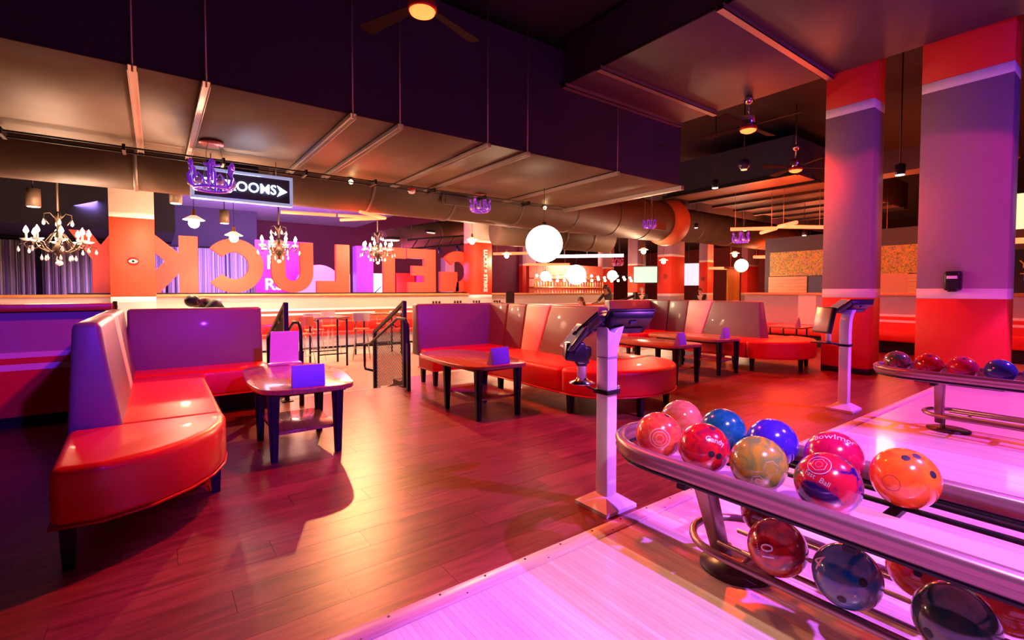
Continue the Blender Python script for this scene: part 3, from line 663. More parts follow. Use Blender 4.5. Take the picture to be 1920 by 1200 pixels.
# ------------------------------------------------------------------ bowling balls
def ball_mat(name, a, b, sc=7, lo=.38, hi=.62, rough=.16):
    return mat('ball_'+name, a, rough, n=(sc*2.6, b, (1,1,1), lo, hi, 1.6), coat=.8)
ink_w = mat('ball_ink_white', (.85,.78,.80), .4); ink_p = mat('ball_ink_pink', (.90,.55,.50), .4); ink_g = mat('ball_ink_grey', (.45,.45,.42), .4); hole_m = mat('finger_hole', (.012,.006,.008), .6)
BR = .108
def ball(label, c, mt, holes=(), prints=(), rings=(), group='bowling balls on the near rack'):
    t = thing('bowling_ball', label, 'bowling ball', (c[0],c[1],c[2]-BR), group)
    c = Vector(c); n0 = (Vector((0,0,1.3))-c).normalized(); r0 = Vector((0,0,1)).cross(n0).normalized(); u0 = n0.cross(r0)
    def fr(a, b):
        n = (r0*a+u0*b+n0*math.sqrt(max(0,1-a*a-b*b))).normalized(); r = u0.cross(n).normalized(); return n, r, n.cross(r)
    def on(a, b, rot, lift=.0007):
        n, r, u = fr(a, b)
        def f(x, y, z):
            x, y = x*math.cos(rot)-y*math.sin(rot), x*math.sin(rot)+y*math.cos(rot)
            return tuple(c+(n+r*(x/BR)+u*(y/BR)).normalized()*(BR+lift))
        return f
    s = MB().ball(c, BR, 40, 24).build('ball_shell', mt, t)
    if holes:
        # finger holes: dark discs on the shell imitate the shade inside them
        for a, b, r in holes:
            n, _, _ = fr(a, b); h = MB(); d1_, d2_ = c+n*(BR-.0003), c+n*(BR-.0035)
            hm = MB(); q = n.orthogonal().normalized(); p = n.cross(q); N = 20
            rim = []
            for lift, rr in ((.0012,r*1.06),(.0014,r*.92)):
                for k in range(N):
                    w_ = (q*math.cos(2*PI*k/N)+p*math.sin(2*PI*k/N))*rr; rim.append(c+(n*BR+w_).normalized()*(BR+lift*.6))
            hm.add([tuple(v) for v in rim], [(k,(k+1)%N,N+(k+1)%N,N+k) for k in range(N)]+[tuple(range(N,2*N))], True)
            hm.build('finger_hole', hole_m, t)
    for txt, a, b, size, rot, mt_ in prints: fine_text(txt, size, on(a, b, rot)).build('print', mt_, t)
    for a, b, r, sides, mt_ in rings:
        f = on(a, b, .3); g = MB()
        P = [(r*math.cos(2*PI*k/sides), r*math.sin(2*PI*k/sides)) for k in range(sides)]; Q = [(x*.93,y*.93) for x,y in P]
        v = [f(x,y,0) for x,y in P+Q]; g.add(v, [(k,(k+1)%sides,sides+(k+1)%sides,sides+k) for k in range(sides)]); g.build('print_ring', mt_, t)
    return t
FX, BX, TZ = 1.945, 2.262, .602
hr = .0125
ball('coral orange ball with swirl, first in the front row of the near rack', (FX,1.435,TZ), ball_mat('coral',(.85,.16,.05),(.80,.05,.04)), [(.35,.86,hr)], [], [(.05,-.15,.05,28,ink_p),(.05,-.15,.034,28,ink_p),(.05,-.15,.018,20,ink_p)])
ball('pale coral ball, first in the back row of the near rack', (BX,1.525,TZ), ball_mat('salmon',(.88,.30,.18),(.82,.16,.10)))
ball('glossy red ball with three finger holes in the front row', (FX,1.195,TZ), ball_mat('ruby',(.62,.012,.012),(.30,.006,.03)), [(.28,-.20,hr),(.55,-.25,hr),(.30,.80,hr)], [('Candy',.42,.32,.034,-.25,ink_w)])
ball('teal blue ball in the back row of the near rack', (BX,1.288,TZ), ball_mat('teal',(.004,.09,.17),(.01,.15,.22)))
ball('olive and gold marbled ball in the front row', (FX,.955,TZ), ball_mat('olive',(.46,.34,.02),(.16,.26,.05),5), [], [('G',0,-.62,.03,0,ink_p)], [(0,-.62,.026,6,ink_p),(.42,-.1,.03,6,mat('ball_ink_olive',(.40,.42,.25),.4))])
ball('deep violet blue ball in the back row of the near rack', (BX,1.05,TZ), ball_mat('violet',(.03,.015,.30),(.05,.02,.40)))
ball('red and midnight purple marbled ball with ringed emblem', (FX,.705,TZ), ball_mat('redpurple',(.50,.010,.03),(.02,.006,.09),2.6,.47,.56), [], [('Fast  Ball',-.30,.10,.026,-.42,ink_g)], [(-.25,.55,.040,36,ink_g),(-.25,.55,.027,6,ink_g),(-.25,.55,.012,16,ink_g)])
ball('magenta ball with script on top in the back row', (BX,.80,TZ), ball_mat('magenta',(.48,.006,.06),(.36,.006,.045)), [], [('Bowlmor',.0,.78,.046,0,ink_p)])
ball('bright orange ball with finger holes, last in the back row', (BX-.03,.555,TZ), ball_mat('orange',(.92,.20,.015),(.86,.12,.015)), [(.02,.66,hr),(.30,.78,hr),(.72,.28,hr)], [], [(-.35,-.25,.03,24,mat('ball_ink_brown',(.5,.08,.02),.4))])
LZ = .282
ball('dark red ball numbered 10 on the lower tier', (1.965,.885,LZ), ball_mat('dark10',(.60,.03,.015),(.16,.006,.02),5), [], [('10',-.28,-.25,.066,R(95),ink_w),('BRAND'[:0]+'\u00b7\u00b7\u00b7\u00b7\u00b7',-.60,-.18,.03,R(100),ink_w),('4',.62,.18,.018,.3,ink_w)])
ball('dark maroon ball behind the ball numbered 10', (2.24,1.06,LZ), ball_mat('maroon',(.22,.01,.02),(.10,.005,.02)))
ball('blue and pewter marbled ball numbered 4 on the lower tier', (1.965,.645,LZ), ball_mat('pewter',(.008,.12,.24),(.14,.13,.15),4,.4,.62), [(.42,-.06,.0135),(-.12,-.72,.0135)], [('4',-.80,.18,.085,-.5,ink_p),('x',.22,-.5,.02,.3,ink_w)])
ball('orange-red ball with paired finger holes at the back of the lower tier', (2.24,.50,LZ), ball_mat('brick',(.62,.06,.02),(.5,.04,.015)), [(-.10,.08,hr),(-.10,-.18,hr),(-.72,.12,hr)])
ball('plain orange-red ball rearmost on the lower tier', (2.24,.265,LZ), ball_mat('brick',(.62,.06,.02),(.5,.04,.015)))
ball('dark green marbled ball nearest on the lower tier', (1.965,.355,LZ), ball_mat('bottlegreen',(.006,.05,.045),(.07,.06,.03),4), [(-.55,-.55,.0135),(.28,-.66,.0135)])
G2 = 'bowling balls on the far rack'
for y, lb, a, b in ((1.53,'green and red marbled ball, first on the far rack',(.03,.16,.09),(.45,.04,.05)),(1.29,'red ball with dark cap, second on the far rack',(.66,.02,.015),(.30,.01,.02)),(1.055,'crimson and purple swirled ball, third on the far rack',(.70,.02,.04),(.35,.02,.14)),(.815,'blue ball, fourth on the far rack',(.03,.04,.40),(.05,.08,.30)),(.575,'dark olive ball at the picture edge on the far rack',(.18,.14,.04),(.10,.08,.03))):
    ball(lb, (5.82,y,TZ), ball_mat('far%d' % int(y*100), a, b, 5), [(.1,.8,hr)] if y < 1.4 else [], group=G2)
for y, lb in ((1.53,'dark green ball hidden in the back row of the far rack'),):
    pass
# ------------------------------------------------------------------ giant letters (seen from behind, so mirrored)
LY0, LY1, Z0, Z1 = 14.95, 15.11, 1.246, 2.68
lett_m = mat('letter_orange', (.95,.095,.055), .5, bump=(40,.05)); 
GL = 'giant orange letters on the back ledge'
def letter(ch, where, polys=(), strips=()):
    t = thing('giant_letter', 'giant orange mirrored letter %s %s' % (ch, where), 'letter', (0,0,0), GL)
    xs = [x for p in polys for x,_ in p]+[x for o,i in strips for x,_ in o]
    t.location = ((min(xs)+max(xs))/2, 14.78, Z0)
    g = MB(); fn = lambda x,y,z: (x,z,y)
    kx = 15.03/14.78; sc_ = lambda P: [(x*kx, Z0+(z-Z0)*kx) for x,z in P]
    t.location.x *= kx; t.location.y = 15.03
    for p in polys: g.prism(sc_(p), LY0, LY1, fn)
    for o,i in strips: g.strip(sc_(o), sc_(i), LY0, LY1, fn)
    g.build('letter_body', lett_m, t)
    return t
zc, rr, th = (Z0+Z1)/2, (Z1-Z0)/2, .36
letter('Y', 'half hidden by the eye pillar', [[(-1.16,Z0),(-.84,Z0),(-.84,2.02),(-1.16,2.02)],[(-1.16,2.02),(-.84,2.02),(-1.0,2.36),(-1.20,Z1),(-1.55,Z1)],[(-.84,2.02),(-.45,Z1),(-.80,Z1),(-1.0,2.36)]])
letter('K', 'right of the eye pillar', [[(.49,Z0),(.89,Z0),(.89,Z1),(.49,Z1)],[(.49,2.24),(.0,Z1),(-.40,Z1),(.20,2.03)],[(.20,2.03),(-.42,Z0),(.08,Z0),(.49,1.74)],[(.49,1.74),(.49,2.24),(.20,2.03)]])
ring = lambda cx, a0, a1, rx=.70: (arc(cx,zc,rx,rr,a0,a1,36), arc(cx,zc,rx-th,rr-th,a0,a1,36))
letter('C', 'with two cone pendants above it', [], [ring(1.70,-142,142)])
uo = [(2.60,Z1),(2.60,Z0+.56)]+arc(3.15,Z0+.56,.55,.56,180,360,20)+[(3.70,Z0+.56),(3.70,Z1)]
ui = [(2.95,Z1),(2.95,Z0+.53)]+arc(3.15,Z0+.53,.20,.20,180,360,20)+[(3.35,Z0+.53),(3.35,Z1)]
letter('U', 'behind the second chandelier', [], [(uo,ui)])
letter('L', 'next to the violet doorway', [[(4.35,Z0),(4.75,Z0),(4.75,Z1),(4.35,Z1)],[(3.80,Z0),(4.35,Z0),(4.35,Z0+.34),(3.80,Z0+.34)]])
letter('T', 'behind the third chandelier', [[(5.83,Z0),(6.20,Z0),(6.20,2.34),(5.83,2.34)],[(5.45,2.34),(6.58,2.34),(6.58,Z1),(5.45,Z1)]])
letter('E', 'near the end of the row', [[(7.24,Z0),(7.66,Z0),(7.66,Z1),(7.24,Z1)],[(6.62,2.36),(7.24,2.36),(7.24,Z1),(6.62,Z1)],[(6.80,1.80),(7.24,1.80),(7.24,2.12),(6.80,2.12)],[(6.67,Z0),(7.24,Z0),(7.24,1.58),(6.67,1.58)]])
letter('G', 'half hidden by the lettered pillar', [[(7.84,Z0+.02),(8.22,Z0+.02),(8.22,1.95),(7.84,1.95)],[(8.22,1.60),(8.50,1.60),(8.50,1.95),(8.22,1.95)],[(8.22,Z0+.02),(8.56,Z0+.02),(8.56,1.60),(8.22,1.60)]], [ring(8.54,-100,140)])
# ------------------------------------------------------------------ lamps
def hang(t, x, y, z0, z1, r=.006): MB().tube([(x,y,z0),(x,y,z1)], r, 6).build('cord', black_m, t)
def pendant(label, x, y, z, e=35, s=1.0, zt=5.6):
    t = thing('cone_pendant', label, 'lamp', (x,y,z), 'bare cone pendants with glowing bulbs')
    hang(t, x, y, z+.17*s, zt)
    MB().lathe([(.022,.17),(.03,.15),(.03,.08),(.05,.06)], (x,y,z), 14).build('socket', mat('copper', (.6,.25,.12), .3, metal=.9), t) if s == 1 else None
    MB().lathe([(.05*s,.065*s),(.17*s,-.01*s),(.168*s,-.016*s),(.045*s,.055*s)], (x,y,z), 24).build('shade', mat('shade_white', (.95,.85,.7), .4, emit=.8, ecol=(1,.75,.42)), t)
    MB().ball((x,y,z-.07*s), .085*s, 16, 10).build('bulb', bulb_m, t)
    lamp('pendant_light', 'POINT', (x,y,z-.19*s), WARM, e*2.4, r=.07)
    return t
pendant('left cone pendant below the restroom sign', .57,10.21,2.56, 90, zt=3.17)
pendant('cone pendant hanging in front of the letter C', 1.33,11.51,2.46, 90)
pendant('cone pendant in front of the lettered pillar', 7.96,12.85,2.90, 90, zt=3.55)
pendant('cone pendant just right of the lettered pillar', 10.12,14.0,2.62, 70)
pendant('cone pendant left of the television pillar', 13.88,10.95,2.75, 70, zt=3.15)
pendant('lower cone pendant beside the television pillar', 16.74,12.2,2.56, 70, 1.05)
pendant('unlit-looking cone pendant above the small globe', 18.6,10.2,2.80, 30, 1.05)
def globe(label, x, y, z, r, e, zt=5.6):
    t = thing('globe_lamp', label, 'lamp', (x,y,z-r), 'white glowing globe lamps')
    MB().ball((x,y,z), r, 32, 20).build('globe', globe_m, t)
    MB().cyl((x,y,z+r-.01),(x,y,z+r+.06),.05).build('cap', black_m, t)
    hang(t, x, y, z+r+.05, zt)
    if e: lamp('globe_light', 'POINT', (x,y,z-r-.12), (1,.72,.42), e, r=.15)
    return t
globe('largest glowing globe lamp beside the lettered pillar', 6.7,7.9,2.30,.395, 160, 3.487)
globe('small glowing globe in front of the crimson pillar', 17.62,9.4,2.24,.24, 30)
globe('small glowing globe in front of the foliage mural', 21.8,8.75,2.25,.25, 20)
globe('glowing globe at the left end of the bar', 19.6,23.0,2.2,.32, 40)
globe('large far globe above the middle of the bar', 21.2,21.9,2.3,.62, 60)
globe('glowing globe at the right end of the bar', 24.2,21.6,2.3,.34, 40)
def can(label, x, y, z, h=.33, r=.105):
    t = thing('cylinder_downlight', label, 'lamp', (x,y,z), 'bronze cylinder downlights')
    MB().lathe([(r*.9,0),(r,.0),(r,h),(r*.3,h),(.01,h)], (x,y,z), 24).build('housing', mat('bronze', (.12,.08,.05), .5, metal=.2), t)
    MB().lathe([(.001,0),(r*.85,0),(r*.85,.006),(.001,.006)], (x,y,z-.006), 20).build('lens', mat('lens_white', (1,.9,.8), .5, emit=5, ecol=(1,.85,.7)), t)
    hang(t, x, y, z+h, 5.6 if 'letter' not in label else 5.6, .012)
    lamp('downlight', 'SPOT', (x,y,z-.03), (1,.55,.26), 700, (x,y,-.3), 110, .6, .06)
can('bronze cylinder downlight above the first chandelier', -1.78,12.45,2.85); can('bronze cylinder downlight right of the eye pillar', .355,11.5,3.0); can('bronze cylinder downlight above the letter C', 1.41,13.9,2.97, .32)
def dome(label, x, y, z, mt=None, r=.06, group=None):
    t = thing('ceiling_fitting', label, 'detector', (x,y,z), group)
    MB().lathe([(r*.5,.10),(r,.07),(r,.03)], (x,y,z), 18).build('collar', mat('red_plastic', (.6,.03,.02), .4), t)
    MB().lathe([(.001,-.03),(r*.6,-.02),(r,.03),(.001,.03)], (x,y,z), 18).build('lens', mt or mat('strobe_white', (.95,.85,.8), .4), t)
    MB().tube([(x,y,z+.1),(x,y,3.49)],.008,6).build('stem', black_m, t)
dome('red collared fire strobe below the big duct', 4.3,9.3,3.33, None, .085)
for lb,x in (('small bright track spot left of the fire strobe',3.07),('small bright track spot above the largest globe',7.97)):
    t = thing('track_spot', lb, 'lamp', (x,9.42,3.42)); MB().lathe([(.045,.0),(.05,.02),(.05,.10),(.02,.12)], (x,9.42,3.40), 16).build('housing', black_m, t)
    MB().ball((x,9.42,3.50-.055), .001, 6, 4).build('pivot', black_m, t); MB().tube([(x,9.42,3.5),(x,9.42,3.515)],.01,6).build('stem', black_m, t)
    MB().ball((x,9.37,3.395), .042, 14, 8).build('lens', bulb_m, t)
# neon arrows
def neon(label, segs, z, r=.035, zt=5.6):
    xs = [p for s_ in segs for p in s_]; cx = sum(p[0] for p in xs)/len(xs); cy = sum(p[1] for p in xs)/len(xs)
    t = thing('neon_arrow', label, 'neon light', (cx,cy,z), 'orange neon tube lights')
    for a,b in segs:
        MB().tube([(a[0],a[1],z),(b[0],b[1],z)], r, 10).build('tube', neon_m, t)
    for a,b in segs[:1]:
        for q in (.1,.9):
            x,y = a[0]+(b[0]-a[0])*q, a[1]+(b[1]-a[1])*q; MB().tube([(x,y,z+r),(x,y,zt)],.005,5).build('wire', steel_m, t)
    lamp('neon_light', 'POINT', (cx,cy,z+.4), (1,.07,.01), 110, r=.3)
    lamp('neon_light', 'POINT', (cx,cy,z-.45), (1,.07,.01), 60, r=.3)
k_ = 1.66/1.8
neon('orange neon arrow left, under the round duct above the letters', [tuple((x*k_,y*k_) for x,y in sg2) for sg2 in (((2.34,12.05),(3.5,11.8)),((3.55,11.79),(4.62,11.54)),((3.79,10.95),(4.62,11.54)),((3.82,12.5),(4.62,11.54)))], 2.96, .033, 3.09)
neon('orange neon arrow right, first one left of the second pillar', [((13.61,7.6),(14.43,6.69)),((15.2,7.5),(14.43,6.69))], 3.1, .05, 4.17)
neon('orange neon triangle touching the second pillar', [((14.13,6.48),(15.28,5.77)),((14.13,6.48),(13.62,5.8))], 3.1, .05, 4.17)
neon('orange neon tubes right of the largest globe', [((13.65,15.6),(14.5,15.4)),((13.65,15.4),(16.69,15.1))], 3.2, .06)
neon('orange neon tube left of the far mauve pillar', [((14.06,20.62),(15.2,19.2))], 3.2, .07)
neon('orange neon tube in front of the crimson pillar', [((26.0,13.2),(27.2,12.3))], 3.12, .08, 3.6)
neon('orange neon tube right of the far lettered pillar', [((28.2,11.6),(29.4,10.6))], 3.04, .08)
neon('short orange neon tube above the yellow wood block', [((25.8,15.7),(27.0,14.9))], 2.6, .08)
neon('orange neon arrow between the two big pillars', [((19.4,5.6),(20.6,4.6)),((19.4,5.6),(19.9,4.6))], 2.95, .07)
neon('orange neon tube above the bar', [((17.6,22.5),(19.6,20.8))], 2.85, .07)
neon('orange neon tube at the right picture edge', [((14.5,2.0),(14.9,1.4))], 2.35, .06)
# ceiling fans with red lamps
def fan(label, x, y, z, rz, zt=5.6, L=.72):
    t = thing('ceiling_fan', label, 'fan', (x,y,z), 'chrome ceiling fans with red lamps', rz)
    MB().lathe([(.02,.62),(.07,.60),(.085,.54),(.05,.49),(.02,.48)], n=20).build('canopy', chrome_m, t, world=False)
    MB().cyl((0,0,.25),(0,0,zt-z),.014,n=10).build('rod', chrome_m, t, world=False)
    MB().lathe([(.02,.27),(.13,.26),(.135,.24),(.135,.07),(.125,.06),(.02,.06)], n=32).build('motor_housing', chrome_m, t, world=False)
    MB().lathe([(.14,.09),(.145,.07),(.145,.03),(.13,.02)], n=32).build('trim_ring', mat('ring_red', (.5,.05,.03), .3, metal=.5), t, world=False)
    MB().lathe([(.001,-.03),(.07,-.025),(.12,.0),(.132,.03),(.001,.032)], n=28).build('lamp_bowl', redlamp_m, t, world=False)
    for k in range(4):
        a = R(20+90*k); M = Matrix.Rotation(a,4,'Z') @ Matrix.Rotation(R(12),4,'X')
        b = MB().prism(rounded([(.14,-.05),(.14+L,-.09),(.14+L,.09),(.14,.05)],.05,3), -.005, .005); b.v = [tuple(M @ Vector(p)+Vector((0,0,.09))) for p in b.v]
        b.build('blade', mat('blade_brown', (.03,.014,.010), .9, spec=.1), t, world=False)
    return t
fan('nearest ceiling fan with glowing red lamp at the top edge', 2.2,4.48,4.07, 0)
fan('chrome ceiling fan with red lamp beside the second duct', 8.5,4.45,4.12, R(70), 4.73); 
fan('farther chrome ceiling fan with red lamp left of the second pillar', 12.0,5.15,4.07, R(40))
# restroom sign
sn = thing('restroom_sign', 'hanging box sign reading RESTROOMS in glowing white letters with an arrow', 'sign', (1.2,9.1,2.76))
MB().box(.50,1.92,9.04,9.14,2.78,3.24).build('box', mat('sign_face', (.05,.05,.08), .35), sn)
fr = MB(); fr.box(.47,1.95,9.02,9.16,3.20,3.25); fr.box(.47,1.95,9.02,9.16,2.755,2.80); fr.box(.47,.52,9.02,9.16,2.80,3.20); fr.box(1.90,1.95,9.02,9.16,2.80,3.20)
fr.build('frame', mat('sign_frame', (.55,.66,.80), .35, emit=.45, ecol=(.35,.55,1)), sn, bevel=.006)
v, f = text_mesh('RESTROOMS', .225, .008, fat=.0015); m = MB(); m.add([(1.10+x*.93, 9.03-z, 3.0+y) for x,y,z in v], f); m.build('lettering', whiteneon_m, sn)
MB().prism([(1.70,3.09),(1.86,2.995),(1.70,2.90),(1.745,2.995)], 9.022, 9.038, lambda x,y,z: (x,z,y)).build('arrow', whiteneon_m, sn)
for x in (.75,1.7): MB().tube([(x,9.1,3.25),(x,9.1,3.49)],.008,6).build('hanger', steel_m, sn)
lamp('sign_light', 'AREA', (1.2,8.95,3.0), (.7,.75,1), 5, (1.2,7.5,3.6), r=.5)
# crown ornaments
glassv = mat('violet_glass', (.24,.03,.85), .12, coat=1, emit=.28, ecol=(.22,.03,1), n=(9,(.45,.10,.9)))  # faint violet emission put into the glass in place of violet lamplight
def crown(label, x, y, z, s=1.0, ztop=3.44, tm=None):
    t = thing('crown_ornament', label, 'ornament', (x,y,z), 'hanging purple crown ornaments')
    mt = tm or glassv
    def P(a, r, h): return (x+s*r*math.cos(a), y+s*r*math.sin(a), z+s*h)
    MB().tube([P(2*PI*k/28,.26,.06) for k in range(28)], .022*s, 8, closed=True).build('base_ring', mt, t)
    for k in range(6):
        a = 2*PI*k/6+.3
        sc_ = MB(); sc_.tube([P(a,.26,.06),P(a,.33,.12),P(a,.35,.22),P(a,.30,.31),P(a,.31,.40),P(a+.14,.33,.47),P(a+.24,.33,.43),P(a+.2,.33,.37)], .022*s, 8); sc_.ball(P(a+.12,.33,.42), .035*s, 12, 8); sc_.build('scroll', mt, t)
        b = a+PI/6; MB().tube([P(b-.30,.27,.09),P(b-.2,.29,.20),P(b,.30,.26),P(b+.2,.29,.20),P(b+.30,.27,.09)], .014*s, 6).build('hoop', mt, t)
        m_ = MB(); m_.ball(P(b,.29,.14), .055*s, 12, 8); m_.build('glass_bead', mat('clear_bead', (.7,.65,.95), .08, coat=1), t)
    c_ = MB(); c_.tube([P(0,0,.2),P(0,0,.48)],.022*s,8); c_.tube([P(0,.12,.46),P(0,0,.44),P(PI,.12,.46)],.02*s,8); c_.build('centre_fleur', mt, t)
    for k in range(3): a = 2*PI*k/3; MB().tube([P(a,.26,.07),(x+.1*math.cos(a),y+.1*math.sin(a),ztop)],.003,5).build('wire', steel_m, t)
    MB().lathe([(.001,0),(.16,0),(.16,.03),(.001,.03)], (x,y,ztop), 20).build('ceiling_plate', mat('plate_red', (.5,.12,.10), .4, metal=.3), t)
    return t
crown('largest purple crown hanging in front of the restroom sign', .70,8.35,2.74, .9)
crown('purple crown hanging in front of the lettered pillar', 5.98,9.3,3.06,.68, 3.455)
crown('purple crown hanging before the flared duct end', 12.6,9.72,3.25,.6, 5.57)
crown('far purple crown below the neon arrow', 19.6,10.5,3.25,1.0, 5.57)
crown('tiny pink crown above the bar', 22.2,19.4,2.75,1.0, 5.57, mat('pink_glass', (.75,.12,.5), .2))
# chandeliers
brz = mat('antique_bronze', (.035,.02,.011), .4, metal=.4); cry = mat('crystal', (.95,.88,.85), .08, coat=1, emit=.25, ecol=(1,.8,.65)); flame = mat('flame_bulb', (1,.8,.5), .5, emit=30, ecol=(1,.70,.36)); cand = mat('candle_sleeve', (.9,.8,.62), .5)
def chandelier(label, x, y, z, ztop, e):
    t = thing('chandelier', label, 'chandelier', (x,y,z), 'crystal candle chandeliers')
    MB().lathe([(.001,-.42),(.03,-.40),(.02,-.36),(.06,-.30),(.09,-.22),(.04,-.14),(.025,-.06),(.05,.0),(.03,.08),(.02,.2),(.04,.30),(.06,.34),(.02,.42)], n=16).build('stem', brz, t, world=False)
    MB().tube([(0,0,.42),(0,0,ztop-z)], .018, 6).build('chain', brz, t, world=False)
    MB().lathe([(.001,-.52),(.05,-.49),(.055,-.46),(.03,-.43),(.001,-.43)], n=14).build('finial_drop', cry, t, world=False)
    for k in range(8):
        a = 2*PI*k/8+.2; ca, sa = math.cos(a), math.sin(a)
        Q = lambda r,h: (r*ca, r*sa, h)
        MB().tube([Q(.05,-.24),Q(.14,-.28),Q(.24,-.22),Q(.30,-.12),Q(.38,-.10),Q(.44,-.16),Q(.40,-.22),Q(.35,-.19)], .011, 6).build('arm', brz, t, world=False)
        MB().tube([Q(.02,.10),Q(.10,.02),Q(.16,-.08),Q(.24,-.20)], .008, 6).build('brace', brz, t, world=False)
        MB().lathe([(.02,-.11),(.05,-.10),(.085,-.075),(.08,-.07),(.02,-.085)], Q(.40,0), 14).build('drip_dish', cry, t, world=False)
        MB().cyl(Q(.40,-.08),Q(.40,.02),.014,n=8).build('candle', cand, t, world=False)
        MB().lathe([(.001,.015),(.028,.035),(.036,.065),(.022,.11),(.001,.15)], Q(.40,0), 10).build('flame_bulb', flame, t, world=False)
        for r_,h in ((.50,-.20),(.22,-.33)):
            MB().lathe([(.001,-.10),(.018,-.085),(.022,-.06),(.008,-.02),(.001,0)], Q(r_,h), 8).build('crystal_drop', cry, t, world=False)
        MB().tube([Q(.44,-.16),Q(.50,-.17),Q(.50,-.20)], .005, 5).build('drop_hook', brz, t, world=False)
        if k % 2 == 0:
            MB().tube([Q(.03,.30),Q(.10,.40),Q(.18,.38),Q(.18,.30),Q(.12,.20)], .009, 6).build('top_scroll', brz, t, world=False)
            MB().lathe([(.001,-.12),(.022,-.10),(.025,-.07),(.008,-.02),(.001,0)], Q(.185,.30), 8).build('crystal_drop', cry, t, world=False)
    lamp('chandelier_light', 'POINT', (x,y,z+.02), (1,.57,.36), e*2.0, r=.35)
chandelier('crystal candle chandelier at far left before the letter Y', -1.34,11.49,2.25, 5.6, 170)
chandelier('crystal candle chandelier before the letter U', 2.47,13.0,2.49, 3.55, 170)
chandelier('crystal candle chandelier before the letter T', 5.25,13.7,2.58, 5.6, 170)
# ------------------------------------------------------------------ beyond the letters
def stripes_mat():
    m_ = bpy.data.materials.new('striped_curtain'); m_.use_nodes = True; nt = m_.node_tree; b = nt.nodes['Principled BSDF']; b.inputs['Roughness'].default_value = .7
    tc = nt.nodes.new('ShaderNodeTexCoord'); mp = nt.nodes.new('ShaderNodeMapping'); mp.inputs[3].default_value = (1,0,0); nz = nt.nodes.new('ShaderNodeTexNoise'); nz.inputs['Scale'].default_value = 7; nz.inputs['Detail'].default_value = 2.5; nz.inputs['Roughness'].default_value = .6
    rp = nt.nodes.new('ShaderNodeValToRGB'); el = rp.color_ramp; el.interpolation = 'CONSTANT'
    cols = [(0,(.05,.03,.09)),(.36,(.75,.72,.85)),(.41,(.16,.10,.30)),(.45,(.80,.74,.80)),(.49,(.07,.05,.16)),(.52,(.70,.66,.85)),(.555,(.42,.05,.22)),(.575,(.80,.78,.88)),(.62,(.20,.16,.42)),(.66,(.06,.10,.07)),(.69,(.70,.68,.72))]
    el.elements[0].position = 0; el.elements[0].color = (*cols[0][1],1); el.elements[1].position = cols[1][0]; el.elements[1].color = (*cols[1][1],1)
    for p_,c_ in cols[2:]: q = el.elements.new(p_); q.color = (*c_,1)
    L = nt.links; L.new(tc.outputs['Object'], mp.inputs[0]); L.new(mp.outputs[0], nz.inputs['Vector']); L.new(nz.outputs['Fac'], rp.inputs[0]); L.new(rp.outputs[0], b.inputs['Base Color'])
    return m_
cm = stripes_mat()
for x0,x1,lb in ((-5.2,-3.0,'leftmost pale striped curtain behind the first chandelier'),(-2.85,.3,'multicoloured striped curtain behind the letter Y'),(.35,3.2,'multicoloured striped curtain behind the letters K and C')):
    v = []; f = []; n = 60
    for k in range(n+1):
        x = x0+(x1-x0)*k/n; y = 21+.05*math.sin(k*1.9)
        v += [(x,y,-.3),(x,y,2.86),(x,y+.02,-.3),(x,y+.02,2.86)]
    for k in range(n):
        a, b = k*4, k*4+4; f += [(a,b,b+1,a+1),(a+2,a+3,b+3,b+2),(a+1,b+1,b+3,a+3),(a,a+2,b+2,b)]
    f += [(0,1,3,2),(n*4,n*4+2,n*4+3,n*4+1)]
    c = MB().add(v,f,True).build('striped_curtain', cm); tag(c, lb, 'curtain', 'striped curtains beyond the letters')
tag(MB().tube([(-5.3,21,2.9),(3.3,21,2.9)],.03,8).build('curtain_rail', black_m), 'dark rail carrying the striped curtains', 'rail')
struct(MB().box(-9.8,3.3,21.6,21.8,-.34,5.6).build('wall_curtain', mat('dark_plum', (.05,.035,.08), .7)))
# black ceiling drop over the curtain on the left
struct(MB().box(-9.8,.5,17.2,21.5,3.0,4.4).build('ceiling_drop', mat('drop_black', (.02,.018,.03), .7)))
np_ = thing('neon_wall_panel', 'magenta panel with white neon script between the letters C and U', 'neon sign', (3.5,20.1,-.3))
MB().box(3.0,5.0,20.1,20.2,-.3,3.2).build('panel', mat('magenta_panel', (.65,.03,.35), .5), np_)
wn = mat('neon_white_pink', (1,.9,.95), .5, emit=6, ecol=(1,.82,.92))
for txt,x,z,s in (('LE',3.42,3.0,.5),('P',3.55,2.35,.75),('RS',3.62,1.52,.62)):
    text(txt, s, lambda a,b,c,x=x,z=z: (x+a, 20.06-c, z+b), .02).build('neon_script', wn, np_)
ar = MB(); pts = [(4.15,-.3),(5.85,-.3)]+arc(5.0,1.4,.85,.88,0,180,20)
ar.prism(pts, 19, 19.15, lambda x,y,z: (x,z,y)); tag(ar.build('arched_panel', mat('pink_panel', (.86,.55,.58), .5)), 'pink round-topped panel behind the letters U and L', 'panel')
vp = MB().box(6.62,7.32,19.6,20.1,-.3,3.13); tag(vp.build('violet_doorway', mat('violet_paint', (.42,.16,.80), .5)), 'violet upright panel between the letters L and T', 'panel')
